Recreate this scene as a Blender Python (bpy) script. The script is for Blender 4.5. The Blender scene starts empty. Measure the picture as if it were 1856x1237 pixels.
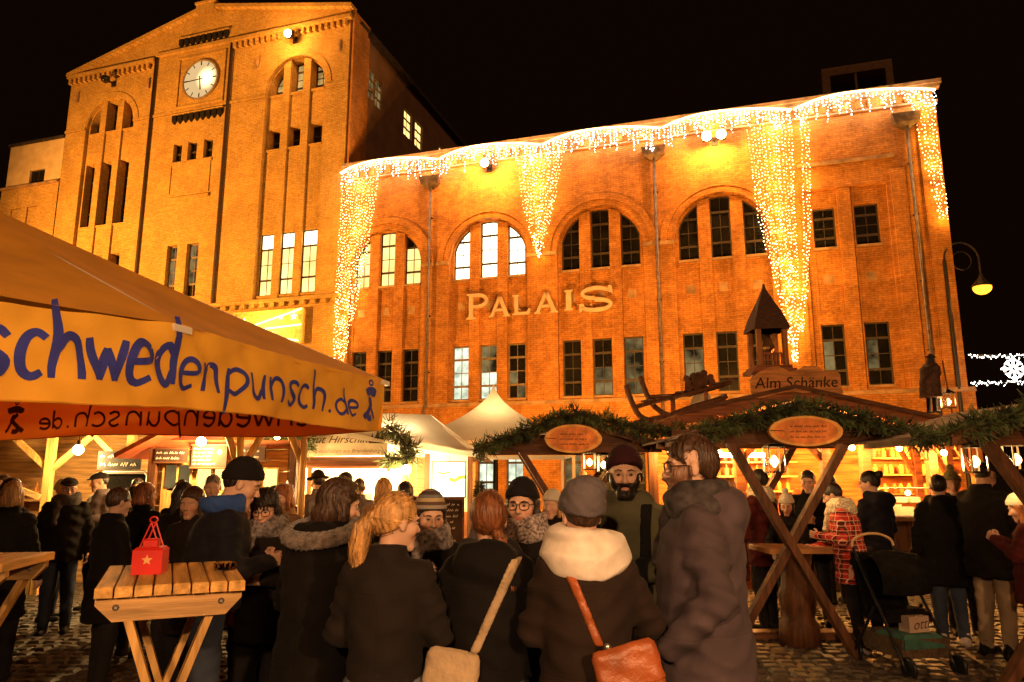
import bpy, math, random
import numpy as np
from mathutils import Vector, Matrix
from mathutils.geometry import tessellate_polygon
R = math.radians
rnd = random.Random(7)
sc = bpy.context.scene
COL = sc.collection

# ------------------------------------------------------------------ camera, sky, sun, exposure
cam_d = bpy.data.cameras.new('camera'); cam = bpy.data.objects.new('camera', cam_d); COL.objects.link(cam)
cam_d.sensor_width = 36.0; cam_d.lens = 25.53; cam_d.clip_end = 2000; cam_d.clip_start = .05
cam.location = (0, 0, 1.65); cam.rotation_euler = (R(90 + 10.5), 0, 0)
sc.camera = cam
w = bpy.data.worlds.new('World'); sc.world = w; w.use_nodes = True
wn = w.node_tree.nodes; wl = w.node_tree.links
bg = wn['Background']
sky = wn.new('ShaderNodeTexSky'); sky.sky_type = 'NISHITA'; sky.sun_disc = False
sky.sun_elevation = R(-6); sky.sun_rotation = R(200)
tint = wn.new('ShaderNodeMix'); tint.data_type = 'RGBA'; tint.blend_type = 'ADD'; tint.inputs[0].default_value = 1
tint.inputs[7].default_value = (.024, .008, .003, 1)          # town glow on the night sky
wl.new(sky.outputs[0], tint.inputs[6]); wl.new(tint.outputs[2], bg.inputs[0])
bg.inputs[1].default_value = .1
SUN_AZ, SUN_EL = -24.0, 23.0                                    # degrees left of straight behind the camera, above the horizon
sd = bpy.data.lights.new('sun', 'SUN'); sun = bpy.data.objects.new('sun', sd); COL.objects.link(sun)
sd.energy = .42; sd.angle = R(12); sd.color = (1, .46, .16)
_l = Vector((-math.sin(R(SUN_AZ)) * math.cos(R(SUN_EL)), -math.cos(R(SUN_AZ)) * math.cos(R(SUN_EL)), math.sin(R(SUN_EL))))
sun.rotation_euler = _l.to_track_quat('Z', 'Y').to_euler()
sc.view_settings.view_transform = 'Standard'; sc.view_settings.look = 'None'
sc.view_settings.exposure = 0.70; sc.view_settings.gamma = 1
sc.render.engine = 'CYCLES'
sc.cycles.use_denoising = True
sc.cycles.max_bounces = 5; sc.cycles.diffuse_bounces = 2; sc.cycles.glossy_bounces = 2
sc.cycles.transmission_bounces = 4; sc.cycles.transparent_max_bounces = 6
sc.cycles.sample_clamp_indirect = 3; sc.cycles.caustics_reflective = False; sc.cycles.caustics_refractive = False
sc.cycles.use_light_tree = True
sc.cycles.use_adaptive_sampling = True; sc.cycles.adaptive_threshold = .03
# ------------------------------------------------------------------ helpers
def tag(o, label=None, cat=None, group=None, kind=None):
    if label: o['label'] = label
    if cat: o['category'] = cat
    if group: o['group'] = group
    if kind: o['kind'] = kind
    return o
def empty(name, loc=(0, 0, 0), rz=0, label=None, cat=None, group=None, parent=None):
    o = bpy.data.objects.new(name, None); COL.objects.link(o); o.empty_display_size = .1
    o.location = loc; o.rotation_euler = (0, 0, R(rz))
    if parent: o.parent = parent
    return tag(o, label, cat, group)
def link(name, me, parent=None):
    o = bpy.data.objects.new(name, me); COL.objects.link(o)
    if parent: o.parent = parent
    return o
def mk(name, v, f, m, parent=None, smooth=False, kind=None):
    me = bpy.data.meshes.new(name); me.from_pydata([tuple(p) for p in v], [], [tuple(q) for q in f]); me.update()
    if m: me.materials.append(m)
    if smooth: me.polygons.foreach_set('use_smooth', [True] * len(me.polygons))
    o = link(name, me, parent)
    if kind: o['kind'] = kind
    return o
class B:
    """collects shapes for ONE mesh"""
    def __init__(s): s.v = []; s.f = []
    def add(s, v, f):
        k = len(s.v); s.v += [tuple(p) for p in v]; s.f += [tuple(i + k for i in q) for q in f]; return s
    def box(s, x0, x1, y0, y1, z0, z1):
        v = [(x, y, z) for x in (x0, x1) for y in (y0, y1) for z in (z0, z1)]
        return s.add(v, [(0, 1, 3, 2), (4, 6, 7, 5), (0, 4, 5, 1), (2, 3, 7, 6), (0, 2, 6, 4), (1, 5, 7, 3)])
    def bev(s, x0, x1, y0, y1, z0, z1, c=.01):
        """box with chamfered top edges"""
        v = [(x0, y0, z0), (x1, y0, z0), (x1, y1, z0), (x0, y1, z0), (x0, y0, z1 - c), (x1, y0, z1 - c), (x1, y1, z1 - c), (x0, y1, z1 - c),
             (x0 + c, y0 + c, z1), (x1 - c, y0 + c, z1), (x1 - c, y1 - c, z1), (x0 + c, y1 - c, z1)]
        f = [(3, 2, 1, 0)] + [(i, (i + 1) % 4, (i + 1) % 4 + 4, i + 4) for i in range(4)] + [(i + 4, (i + 1) % 4 + 4, (i + 1) % 4 + 8, i + 8) for i in range(4)] + [(8, 9, 10, 11)]
        return s.add(v, f)
    def beam(s, a, b, w, h, up=(0, 0, 1)):
        a = Vector(a); b = Vector(b); d = (b - a).normalized(); u = Vector(up)
        x = d.cross(u)
        if x.length < 1e-4: x = d.cross(Vector((0, 1, 0)))
        x.normalize(); y = x.cross(d)
        v = [p + x * (w / 2 * i) + y * (h / 2 * j) for p in (a, b) for i, j in ((-1, -1), (1, -1), (1, 1), (-1, 1))]
        return s.add(v, [(3, 2, 1, 0), (4, 5, 6, 7)] + [(i, (i + 1) % 4, (i + 1) % 4 + 4, i + 4) for i in range(4)])
    def tube(s, pts, r, n=8, cap=True, closed=False):
        pts = [Vector(p) for p in pts]; m = len(pts); rr = r if isinstance(r, (list, tuple)) else [r] * m
        v = []; f = []; ref = None
        for i, p in enumerate(pts):
            if closed: d = pts[(i + 1) % m] - pts[i - 1]
            else: d = pts[min(i + 1, m - 1)] - pts[max(i - 1, 0)]
            d.normalize()
            if ref is None: ref = d.cross(Vector((0, 0, 1))) if abs(d.z) < .9 else d.cross(Vector((0, 1, 0)))
            x = ref - d * ref.dot(d); x.normalize(); ref = x; y = d.cross(x)
            v += [p + (x * math.cos(2 * math.pi * k / n) + y * math.sin(2 * math.pi * k / n)) * rr[i] for k in range(n)]
        for i in range(m if closed else m - 1):
            j = (i + 1) % m
            f += [(i * n + k, i * n + (k + 1) % n, j * n + (k + 1) % n, j * n + k) for k in range(n)]
        if cap and not closed: f += [tuple(range(n))[::-1], tuple((m - 1) * n + k for k in range(n))]
        return s.add(v, f)
    def prism(s, poly, y0, y1):
        """poly in (x,z), pushed from y0 to y1"""
        n = len(poly); tri = tessellate_polygon([[Vector((p[0], p[1], 0)) for p in poly]])
        v = [(p[0], y0, p[1]) for p in poly] + [(p[0], y1, p[1]) for p in poly]
        f = [t for t in tri] + [(t[2] + n, t[1] + n, t[0] + n) for t in tri] + [(i, (i + 1) % n, (i + 1) % n + n, i + n) for i in range(n)]
        return s.add(v, f)
    def lathe(s, prof, c=(0, 0, 0), n=16):
        v = [(c[0] + r * math.cos(2 * math.pi * k / n), c[1] + r * math.sin(2 * math.pi * k / n), c[2] + z) for r, z in prof for k in range(n)]
        f = [(i * n + k, i * n + (k + 1) % n, (i + 1) * n + (k + 1) % n, (i + 1) * n + k) for i in range(len(prof) - 1) for k in range(n)]
        f += [tuple(range(n))[::-1], tuple((len(prof) - 1) * n + k for k in range(n))]
        return s.add(v, f)
    def ball(s, c, r, n=8, m=6):
        rx, ry, rz = r if isinstance(r, (list, tuple)) else (r, r, r)
        v = [(c[0], c[1], c[2] - rz)]; f = []
        for i in range(1, m):
            a = math.pi * i / m - math.pi / 2
            v += [(c[0] + rx * math.cos(a) * math.cos(2 * math.pi * k / n), c[1] + ry * math.cos(a) * math.sin(2 * math.pi * k / n), c[2] + rz * math.sin(a)) for k in range(n)]
        v.append((c[0], c[1], c[2] + rz)); e = len(v) - 1
        f += [(0, 1 + (k + 1) % n, 1 + k) for k in range(n)]
        for i in range(m - 2): f += [(1 + i * n + k, 1 + i * n + (k + 1) % n, 1 + (i + 1) * n + (k + 1) % n, 1 + (i + 1) * n + k) for k in range(n)]
        f += [(e, 1 + (m - 2) * n + k, 1 + (m - 2) * n + (k + 1) % n) for k in range(n)]
        return s.add(v, f)
    def ribbon(s, pts, wd, fn=None, z=0.0):
        """flat stroke in 2D (a,b); fn maps (a,b,off) to 3D"""
        n = len(pts); L = []; Rr = []
        for i in range(n):
            a = pts[max(i - 1, 0)]; b = pts[min(i + 1, n - 1)]; dx, dy = b[0] - a[0], b[1] - a[1]; l = math.hypot(dx, dy) or 1
            wi = (wd[i] if isinstance(wd, (list, tuple)) else wd) / 2
            L.append((pts[i][0] - dy / l * wi, pts[i][1] + dx / l * wi)); Rr.append((pts[i][0] + dy / l * wi, pts[i][1] - dx / l * wi))
        fn = fn or (lambda a, b, o: (a, -o, b))
        return s.add([fn(p[0], p[1], z) for p in L] + [fn(p[0], p[1], z) for p in Rr], [(i, i + n, i + n + 1, i + 1) for i in range(n - 1)])
    def xf(s, T):
        s.v = [tuple(T @ Vector(p)) for p in s.v]; return s
    def go(s, name, m, parent=None, smooth=False, kind=None): return mk(name, s.v, s.f, m, parent, smooth, kind)
def sheet(outer, holes, y, depth=None, b=None):
    """wall sheet in (x,z) at y with holes; reveals go back by depth"""
    b = b or B(); polys = [[Vector((p[0], p[1], 0)) for p in q] for q in [outer] + holes]
    tri = tessellate_polygon(polys); pts = [p for q in [outer] + holes for p in q]
    b.add([(p[0], y, p[1]) for p in pts], [t for t in tri])
    if depth:
        for i, q in enumerate(holes):
            d = depth[i] if isinstance(depth, list) else depth; n = len(q)
            b.add([(p[0], y, p[1]) for p in q] + [(p[0], y + d, p[1]) for p in q], [(k, (k + 1) % n, (k + 1) % n + n, k + n) for k in range(n)])
    return b
def rect(x0, x1, z0, z1): return [(x0, z0), (x1, z0), (x1, z1), (x0, z1)]
def archpoly(x0, x1, z0, cx, cz, r, n=10):
    """rectangle whose top follows the circle (cx,cz,r)"""
    top = [x1 + (x0 - x1) * i / n for i in range(n + 1)]
    return [(x0, z0), (x1, z0)] + [(x, cz + math.sqrt(max(r * r - (x - cx) ** 2, 0.0))) for x in top]
def clip(poly, x0, x1, z0, z1):
    for ax, val, sg in ((0, x0, 1), (0, x1, -1), (1, z0, 1), (1, z1, -1)):
        out = []
        for i, p in enumerate(poly):
            q = poly[(i + 1) % len(poly)]; a = (p[ax] - val) * sg; c = (q[ax] - val) * sg
            if a >= 0: out.append(p)
            if a * c < 0: t = a / (a - c); out.append((p[0] + (q[0] - p[0]) * t, p[1] + (q[1] - p[1]) * t))
        poly = out
        if len(poly) < 3: return []
    return poly
def inset(poly, d):
    n = len(poly); out = []
    for i in range(n):
        p0, p1, p2 = Vector(poly[i - 1]), Vector(poly[i]), Vector(poly[(i + 1) % n])
        a = (p1 - p0); c = (p2 - p1)
        if a.length < 1e-6 or c.length < 1e-6: out.append(poly[i]); continue
        a.normalize(); c.normalize(); na = Vector((-a.y, a.x)); nc = Vector((-c.y, c.x)); m = na + nc
        m = m / max(m.dot(na), .35) if m.length > 1e-5 else na
        out.append((p1.x + m.x * d, p1.y + m.y * d))
    return out
_txt = {}
def text_geo(s, size, shear=0.0, align='CENTER'):
    k = (s, size, shear, align)
    if k not in _txt:
        c = bpy.data.curves.new('t', 'FONT'); c.body = s; c.size = size; c.shear = shear; c.align_x = align; c.align_y = 'CENTER'; c.resolution_u = 3
        o = bpy.data.objects.new('t', c); COL.objects.link(o); me = o.to_mesh()
        _txt[k] = ([tuple(v.co) for v in me.vertices], [tuple(p.vertices) for p in me.polygons])
        o.to_mesh_clear(); bpy.data.objects.remove(o); bpy.data.curves.remove(c)
    return _txt[k]

# ------------------------------------------------------------------ materials
_m = {}
def nodes(name):
    m = bpy.data.materials.new(name); m.use_nodes = True; t = m.node_tree
    return m, t, t.nodes, t.links, t.nodes['Principled BSDF']
def mat(name, c, rough=.7, var=.15, scale=6.0, bump=0.0, bscale=40.0, metal=0.0, spec=.4, stretch=None, sheen=0.0, trans=0.0, c2=None):
    """procedural material: noise-varied colour and relief"""
    if name in _m: return _m[name]
    m, t, N, Lk, P = nodes(name)
    tc = N.new('ShaderNodeTexCoord'); src = tc.outputs['Object']
    if stretch:
        mp = N.new('ShaderNodeMapping'); mp.inputs[3].default_value = stretch; Lk.new(src, mp.inputs[0]); src = mp.outputs[0]
    nz = N.new('ShaderNodeTexNoise'); nz.inputs['Scale'].default_value = scale; nz.inputs['Detail'].default_value = 5
    Lk.new(src, nz.inputs['Vector'])
    mx = N.new('ShaderNodeMix'); mx.data_type = 'RGBA'
    mx.inputs[6].default_value = tuple(max(x * (1 - var * 1.6), 0) for x in c) + (1,)
    mx.inputs[7].default_value = tuple(min(x * (1 + var), 1) for x in (c2 or c)) + (1,)
    cr = N.new('ShaderNodeMapRange'); cr.inputs[1].default_value = .32; cr.inputs[2].default_value = .68
    Lk.new(nz.outputs[0], cr.inputs[0]); Lk.new(cr.outputs[0], mx.inputs[0]); Lk.new(mx.outputs[2], P.inputs['Base Color'])
    P.inputs['Roughness'].default_value = rough; P.inputs['Metallic'].default_value = metal; P.inputs['Specular IOR Level'].default_value = spec
    if sheen: P.inputs['Sheen Weight'].default_value = sheen
    if bump:
        n2 = N.new('ShaderNodeTexNoise'); n2.inputs['Scale'].default_value = bscale; n2.inputs['Detail'].default_value = 4; Lk.new(src, n2.inputs['Vector'])
        bp = N.new('ShaderNodeBump'); bp.inputs['Strength'].default_value = bump; bp.inputs['Distance'].default_value = .02
        Lk.new(n2.outputs[0], bp.inputs['Height']); Lk.new(bp.outputs[0], P.inputs['Normal'])
    if trans:
        tr = N.new('ShaderNodeBsdfTranslucent'); ms = N.new('ShaderNodeMixShader'); ms.inputs[0].default_value = trans
        Lk.new(mx.outputs[2], tr.inputs[0]); Lk.new(P.outputs[0], ms.inputs[1]); Lk.new(tr.outputs[0], ms.inputs[2]); Lk.new(ms.outputs[0], N['Material Output'].inputs[0])
    _m[name] = m; return m
def wood(name, c, axis='x', rough=.6, c2=None):
    s = {'x': (1.2, 14, 14), 'y': (14, 1.2, 14), 'z': (14, 14, 1.2)}[axis]
    return mat(name, c, rough, .3, 1.6, .35, 5.0, stretch=s, spec=.3, c2=c2)
def glow(name, c, st, sample=True, var=0.0, scale=2.0):
    """a thing that gives off light"""
    if name in _m: return _m[name]
    m = bpy.data.materials.new(name); m.use_nodes = True; t = m.node_tree; N = t.nodes; Lk = t.links; N.clear()
    e = N.new('ShaderNodeEmission'); e.inputs[0].default_value = c + (1,); e.inputs[1].default_value = st
    o = N.new('ShaderNodeOutputMaterial'); Lk.new(e.outputs[0], o.inputs[0])
    if var:
        tc = N.new('ShaderNodeTexCoord'); nz = N.new('ShaderNodeTexNoise'); nz.inputs['Scale'].default_value = scale; nz.inputs['Detail'].default_value = 3
        mr = N.new('ShaderNodeMapRange'); mr.inputs[1].default_value = .35; mr.inputs[2].default_value = .65; mr.inputs[3].default_value = st * (1 - var); mr.inputs[4].default_value = st * (1 + var * .5)
        Lk.new(tc.outputs['Object'], nz.inputs['Vector']); Lk.new(nz.outputs[0], mr.inputs[0]); Lk.new(mr.outputs[0], e.inputs[1])
    if not sample: m.cycles.emission_sampling = 'NONE'
    _m[name] = m; return m
def dial_hotspot(m, c, r, lo, hi):
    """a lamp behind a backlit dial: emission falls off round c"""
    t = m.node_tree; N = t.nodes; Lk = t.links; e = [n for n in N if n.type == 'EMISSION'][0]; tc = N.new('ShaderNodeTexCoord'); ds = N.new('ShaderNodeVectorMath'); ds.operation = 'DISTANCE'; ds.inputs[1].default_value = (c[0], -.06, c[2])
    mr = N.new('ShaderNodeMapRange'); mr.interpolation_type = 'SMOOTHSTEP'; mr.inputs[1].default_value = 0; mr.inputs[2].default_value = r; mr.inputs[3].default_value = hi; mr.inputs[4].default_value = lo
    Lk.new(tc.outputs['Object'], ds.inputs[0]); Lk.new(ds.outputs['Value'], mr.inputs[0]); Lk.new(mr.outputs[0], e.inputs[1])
def brick(name, ca, cb, cm, stain=.45):
    m, t, N, Lk, P = nodes(name)
    tc = N.new('ShaderNodeTexCoord'); sp = N.new('ShaderNodeSeparateXYZ'); Lk.new(tc.outputs['Object'], sp.inputs[0])
    ad = N.new('ShaderNodeMath'); ad.operation = 'ADD'; Lk.new(sp.outputs[0], ad.inputs[0]); Lk.new(sp.outputs[1], ad.inputs[1])
    cb_ = N.new('ShaderNodeCombineXYZ'); Lk.new(ad.outputs[0], cb_.inputs[0]); Lk.new(sp.outputs[2], cb_.inputs[1])
    bt = N.new('ShaderNodeTexBrick'); bt.inputs['Scale'].default_value = 1; bt.inputs['Brick Width'].default_value = .27; bt.inputs['Row Height'].default_value = .085
    bt.inputs['Mortar Size'].default_value = .010; bt.inputs['Mortar Smooth'].default_value = .3; bt.inputs['Bias'].default_value = -.1
    bt.inputs['Color1'].default_value = ca + (1,); bt.inputs['Color2'].default_value = cb + (1,); bt.inputs['Mortar'].default_value = cm + (1,)
    Lk.new(cb_.outputs[0], bt.inputs['Vector'])
    n1 = N.new('ShaderNodeTexNoise'); n1.inputs['Scale'].default_value = .75; n1.inputs['Detail'].default_value = 9; n1.inputs['Roughness'].default_value = .72
    mp = N.new('ShaderNodeMapping'); mp.inputs[3].default_value = (1, 1, .8); Lk.new(tc.outputs['Object'], mp.inputs[0]); Lk.new(mp.outputs[0], n1.inputs['Vector'])
    mr = N.new('ShaderNodeMapRange'); mr.inputs[1].default_value = .42; mr.inputs[2].default_value = .6; mr.inputs[3].default_value = 1 - stain; mr.inputs[4].default_value = 1.08
    Lk.new(n1.outputs[0], mr.inputs[0])
    n3 = N.new('ShaderNodeTexNoise'); n3.inputs['Scale'].default_value = 7; n3.inputs['Detail'].default_value = 4; Lk.new(cb_.outputs[0], n3.inputs['Vector'])
    m3 = N.new('ShaderNodeMapRange'); m3.inputs[1].default_value = .3; m3.inputs[2].default_value = .7; m3.inputs[3].default_value = .78; m3.inputs[4].default_value = 1.15; Lk.new(n3.outputs[0], m3.inputs[0])
    pr = N.new('ShaderNodeMath'); pr.operation = 'MULTIPLY'; Lk.new(mr.outputs[0], pr.inputs[0]); Lk.new(m3.outputs[0], pr.inputs[1])
    mu = N.new('ShaderNodeMix'); mu.data_type = 'RGBA'; mu.blend_type = 'MULTIPLY'; mu.inputs[0].default_value = 1
    Lk.new(bt.outputs['Color'], mu.inputs[6]); Lk.new(pr.outputs[0], mu.inputs[7]); Lk.new(mu.outputs[2], P.inputs['Base Color'])
    P.inputs['Roughness'].default_value = .82; P.inputs['Specular IOR Level'].default_value = .25
    bp = N.new('ShaderNodeBump'); bp.invert = True; bp.inputs['Strength'].default_value = .7; bp.inputs['Distance'].default_value = .012
    Lk.new(bt.outputs['Fac'], bp.inputs['Height']); Lk.new(bp.outputs[0], P.inputs['Normal'])
    return m
M_BT = brick('brick_tower', (.53, .32, .085), (.45, .25, .06), (.30, .17, .05), .18)
M_BP = brick('brick_palais', (.54, .225, .048), (.42, .155, .032), (.28, .12, .03), .34)
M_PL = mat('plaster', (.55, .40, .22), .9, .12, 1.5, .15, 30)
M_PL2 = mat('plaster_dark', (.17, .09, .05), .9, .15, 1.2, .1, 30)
M_STONE = mat('stone_trim', (.34, .20, .10), .85, .25, 3, .3, 20)
M_GARC = glow('glass_arch', (1, .60, .18), .38, False, .6, 1.1)
M_GD = mat('glass_dark', (.010, .009, .008), .22, .3, 1.5, spec=.25)
M_GY = glow('glass_yellow', (1, .66, .20), 1.35, False, .35, .9)
M_GW = glow('glass_white', (1, .86, .50), 3.2, False, .15, 1.2)
M_GC = glow('glass_cool', (.72, .80, .58), .95, False, .5, 2.5)
M_GDIM = glow('glass_dim', (.75, .52, .20), .16, False, .9, 1.4)
M_FR = mat('window_frame', (.05, .035, .025), .6, .2)
M_FRL = mat('window_frame_light', (.20, .14, .08), .6, .2)
M_ROOF = mat('roof_dark', (.03, .02, .017), .8, .3, 3, .2)
M_ZINC = mat('zinc', (.16, .11, .08), .45, .3, 5, .1, metal=.5)
M_IRON = mat('iron_black', (.02, .016, .014), .5, .2, metal=.3)
M_WARM = (1, .58, .22)
def lamp(name, loc, watt, col=M_WARM, r=.05, parent=None, kind='POINT', aim=None, cone=100, blend=.8):
    d = bpy.data.lights.new(name, kind); d.energy = watt; d.color = col; d.shadow_soft_size = r
    o = bpy.data.objects.new(name, d); COL.objects.link(o); o.location = loc
    if kind == 'SPOT':
        d.spot_size = R(cone); d.spot_blend = blend
        o.rotation_euler = (Vector(loc) - Vector(aim)).to_track_quat('Z', 'Y').to_euler()
    if parent: o.parent = parent
    return o
# ------------------------------------------------------------------ ground
def cobble_mat():
    m, t, N, Lk, P = nodes('cobble')
    oi = N.new('ShaderNodeObjectInfo'); tc = N.new('ShaderNodeTexCoord'); nz = N.new('ShaderNodeTexNoise'); nz.inputs['Scale'].default_value = 3.5; nz.inputs['Detail'].default_value = 6
    ge = N.new('ShaderNodeNewGeometry'); Lk.new(ge.outputs['Position'], nz.inputs['Vector'])
    mx = N.new('ShaderNodeMix'); mx.data_type = 'RGBA'; mx.inputs[6].default_value = (.035, .026, .02, 1); mx.inputs[7].default_value = (.075, .054, .038, 1)
    Lk.new(nz.outputs[0], mx.inputs[0]); Lk.new(mx.outputs[2], P.inputs['Base Color']); P.inputs['Roughness'].default_value = .58
    n2 = N.new('ShaderNodeTexNoise'); n2.inputs['Scale'].default_value = 40; Lk.new(ge.outputs['Position'], n2.inputs['Vector'])
    bp = N.new('ShaderNodeBump'); bp.inputs['Strength'].default_value = .5; bp.inputs['Distance'].default_value = .01; Lk.new(n2.outputs[0], bp.inputs['Height']); Lk.new(bp.outputs[0], P.inputs['Normal'])
    return m
M_COB = cobble_mat()
M_GRD = mat('ground_joint', (.03, .022, .016), .9, .3, 8, .4, 60)
ground = mk('ground', [(-400, -60, 0), (400, -60, 0), (400, 600, 0), (-400, 600, 0)], [(0, 1, 2, 3)], M_GRD)
ground['kind'] = 'structure'
def cob_geo(w, h, z, c=.022, tilt=(0, 0)):
    v = [(-w, -h, -.02), (w, -h, -.02), (w, h, -.02), (-w, h, -.02), (-w, -h, z - c), (w, -h, z - c), (w, h, z - c), (-w, h, z - c)]
    v += [(x, y, z + x * tilt[0] + y * tilt[1]) for x, y in ((-w + c, -h + c), (w - c, -h + c), (w - c, h - c), (-w + c, h - c))]
    f = [(i, (i + 1) % 4, (i + 1) % 4 + 4, i + 4) for i in range(4)] + [(i + 4, (i + 1) % 4 + 4, (i + 1) % 4 + 8, i + 8) for i in range(4)] + [(8, 9, 10, 11)]
    return v, f
spots = []
y = 4.6; row = 0
while y < 13.5:
    x = -11 + (row % 2) * .085 + rnd.uniform(-.03, .03)
    while x < 11:
        wd = rnd.uniform(.066, .083)
        if abs(x) < .76 * y + .6: spots.append((x + wd, y + rnd.uniform(-.006, .006), wd))
        x += 2 * wd + .012
    y += .155; row += 1
seen = [s for s in spots if 5.75 < s[1] < 7.6 and (-4.2 < s[0] < -2.25 or 2.3 < s[0] < 3.0 or 3.3 < s[0] < 5.4)]
seen.sort(key=lambda s: s[1]); single = set(seen[:290])
cg = []
for k in range(6):
    v, f = cob_geo(.07, .068, rnd.uniform(.018, .03), tilt=(rnd.uniform(-.08, .08), rnd.uniform(-.08, .08)))
    me = bpy.data.meshes.new('cobblestone'); me.from_pydata(v, [], f); me.materials.append(M_COB); cg.append(me)
mass = B()
for s in spots:
    if s in single:
        o = link('cobblestone', cg[rnd.randrange(6)], ground); o.location = (s[0], s[1], 0); o.scale = (s[2] / .07, 1, 1); o.rotation_euler = (0, 0, rnd.uniform(-.05, .05))
    else:
        v, f = cob_geo(s[2], .068, rnd.uniform(.016, .032), tilt=(rnd.uniform(-.08, .08), rnd.uniform(-.08, .08)))
        mass.add([(a + s[0], b + s[1], c) for a, b, c in v], f)
mass.go('cobblestones', M_COB, ground, kind='stuff')

# ------------------------------------------------------------------ buildings: all measured in the facade's own frame (x along it, y into it)
FROT = -17.56
def window(par, poly, y, cols=2, rows=4, glass=None, fr=None, thick=.05):
    """window > panes; the bars and the frame are the window's own mesh"""
    glass = glass or M_GD; fr = fr or M_FR
    xs = [p[0] for p in poly]; zs = [p[1] for p in poly]; x0, x1, z0, z1 = min(xs), max(xs), min(zs), max(zs)
    b = B(); ins = inset(poly, thick); n = len(poly)
    b.add([(p[0], y - .04, p[1]) for p in poly] + [(p[0], y - .04, p[1]) for p in ins] + [(p[0], y + .03, p[1]) for p in ins],
          [(k, (k + 1) % n, (k + 1) % n + n, k + n) for k in range(n)] + [(k + n, (k + 1) % n + n, (k + 1) % n + 2 * n, k + 2 * n) for k in range(n)])
    zr = [z0 + (z1 - z0) * k / rows for k in range(rows + 1)]; xc = [x0 + (x1 - x0) * k / cols for k in range(cols + 1)]
    for k in range(1, cols):
        c = clip(poly, xc[k] - .013, xc[k] + .013, z0, z1)
        if c: b.prism(c, y - .025, y + .02)
    for k in range(1, rows):
        t = .045 if k in (1, rows - 1) else .016
        c = clip(poly, x0, x1, zr[k] - t, zr[k] + t)
        if c: b.prism(c, y - (.045 if t > .02 else .022), y + .024)
    o = b.go('window', fr, par)
    for i in range(cols):
        for j in range(rows):
            c = clip(ins, xc[i], xc[i + 1], zr[j], zr[j + 1])
            if len(c) >= 3:
                tx, tz = rnd.uniform(-.012, .012), rnd.uniform(-.012, .012); cx, cz = (xc[i] + xc[i + 1]) / 2, (zr[j] + zr[j + 1]) / 2
                g = glass(i, j) if callable(glass) else glass
                mk('pane', [(p[0], y + .008 + (p[0] - cx) * tx + (p[1] - cz) * tz, p[1]) for p in c], [tuple(range(len(c)))], g, o)
    return o
def strip(par, name, x0, x1, y0, y1, z0, z1, m): return B().box(x0, x1, y0, y1, z0, z1).go(name, m, par)

pal = empty('brick_hall', (0, 30, 0), FROT, 'long orange brick hall with arched windows and the word PALAIS on it', 'building')
X0, X1, ZT = -8.38, 16.5, 16.1
BAYS = [-6.03, -1.12, 3.79, 8.64]; AR, AZ = 1.80, 10.95
holes = [archpoly(c - AR, c + AR, 4.66, c, AZ, AR, 20) for c in BAYS] + [rect(11.75, 14.65, 4.66, 12.45)]
b = sheet(rect(X0, X1, 4.6, ZT), holes, 0, .2)
b.add([(X1, 0, 0), (X1, 12, 0), (X1, 12, ZT), (X1, 0, ZT), (X0, 0, ZT), (X0, 12, ZT)], [(0, 1, 2, 3), (3, 2, 5, 4)])
b.go('wall', M_BP, pal)
gf = []
for c in BAYS: gf += [rect(c + d - .36, c + d + .36, .6, 2.95) for d in (-1.26, 0, 1.26)]
gf += [rect(12.04, 12.83, .6, 2.95), rect(13.5, 14.33, .6, 2.95)]
b = sheet(rect(X0, 16.72, 0, 4.5), gf, -.14, .25)
b.add([(16.72, -.14, 0), (16.72, 12, 0), (16.72, 12, 4.5), (16.72, -.14, 4.5)], [(0, 1, 2, 3)])
b.go('base_wall', M_BP, pal)
for i, q in enumerate(gf): window(pal, q, .10, 2, 3, M_GC if i in (4, 5) else M_GDIM if i % 3 == 0 else M_GD, M_FR)
B().box(X0, 16.75, -.20, .0, 4.5, 4.58).box(X0, 16.73, -.17, .02, 4.58, 4.66).go('ledge', M_STONE, pal)
B().box(X0, 16.62, -.10, .0, 15.35, 15.42).box(X0, 16.7, -.22, .05, 15.86, 16.0).box(X0, 16.76, -.30, .1, 16.0, 16.14).go('cornice', M_STONE, pal)
for k in range(60):
    xx = X0 + .25 + k * .415
    if xx < X1 - .2: strip(pal, 'corbel', xx, xx + .16, -.10, .02, 15.46, 15.78, M_BP)
lit = {(1, 0): M_GW, (1, 1): M_GW, (1, 2): M_GW, (0, 0): M_GY, (0, 1): M_GY, (0, 2): M_GY}
low = {(1, 0): lambda i, j: M_GC, (1, 1): lambda i, j: (M_GDIM if j > 1 else M_GC), (1, 2): lambda i, j: (M_GDIM if (i + j) % 4 == 1 else M_GD), (2, 1): lambda i, j: (M_GDIM if j < 2 else M_GD),
       (3, 0): lambda i, j: (M_GDIM if j in (1, 2) else M_GD), (2, 2): lambda i, j: M_GDIM}
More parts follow.
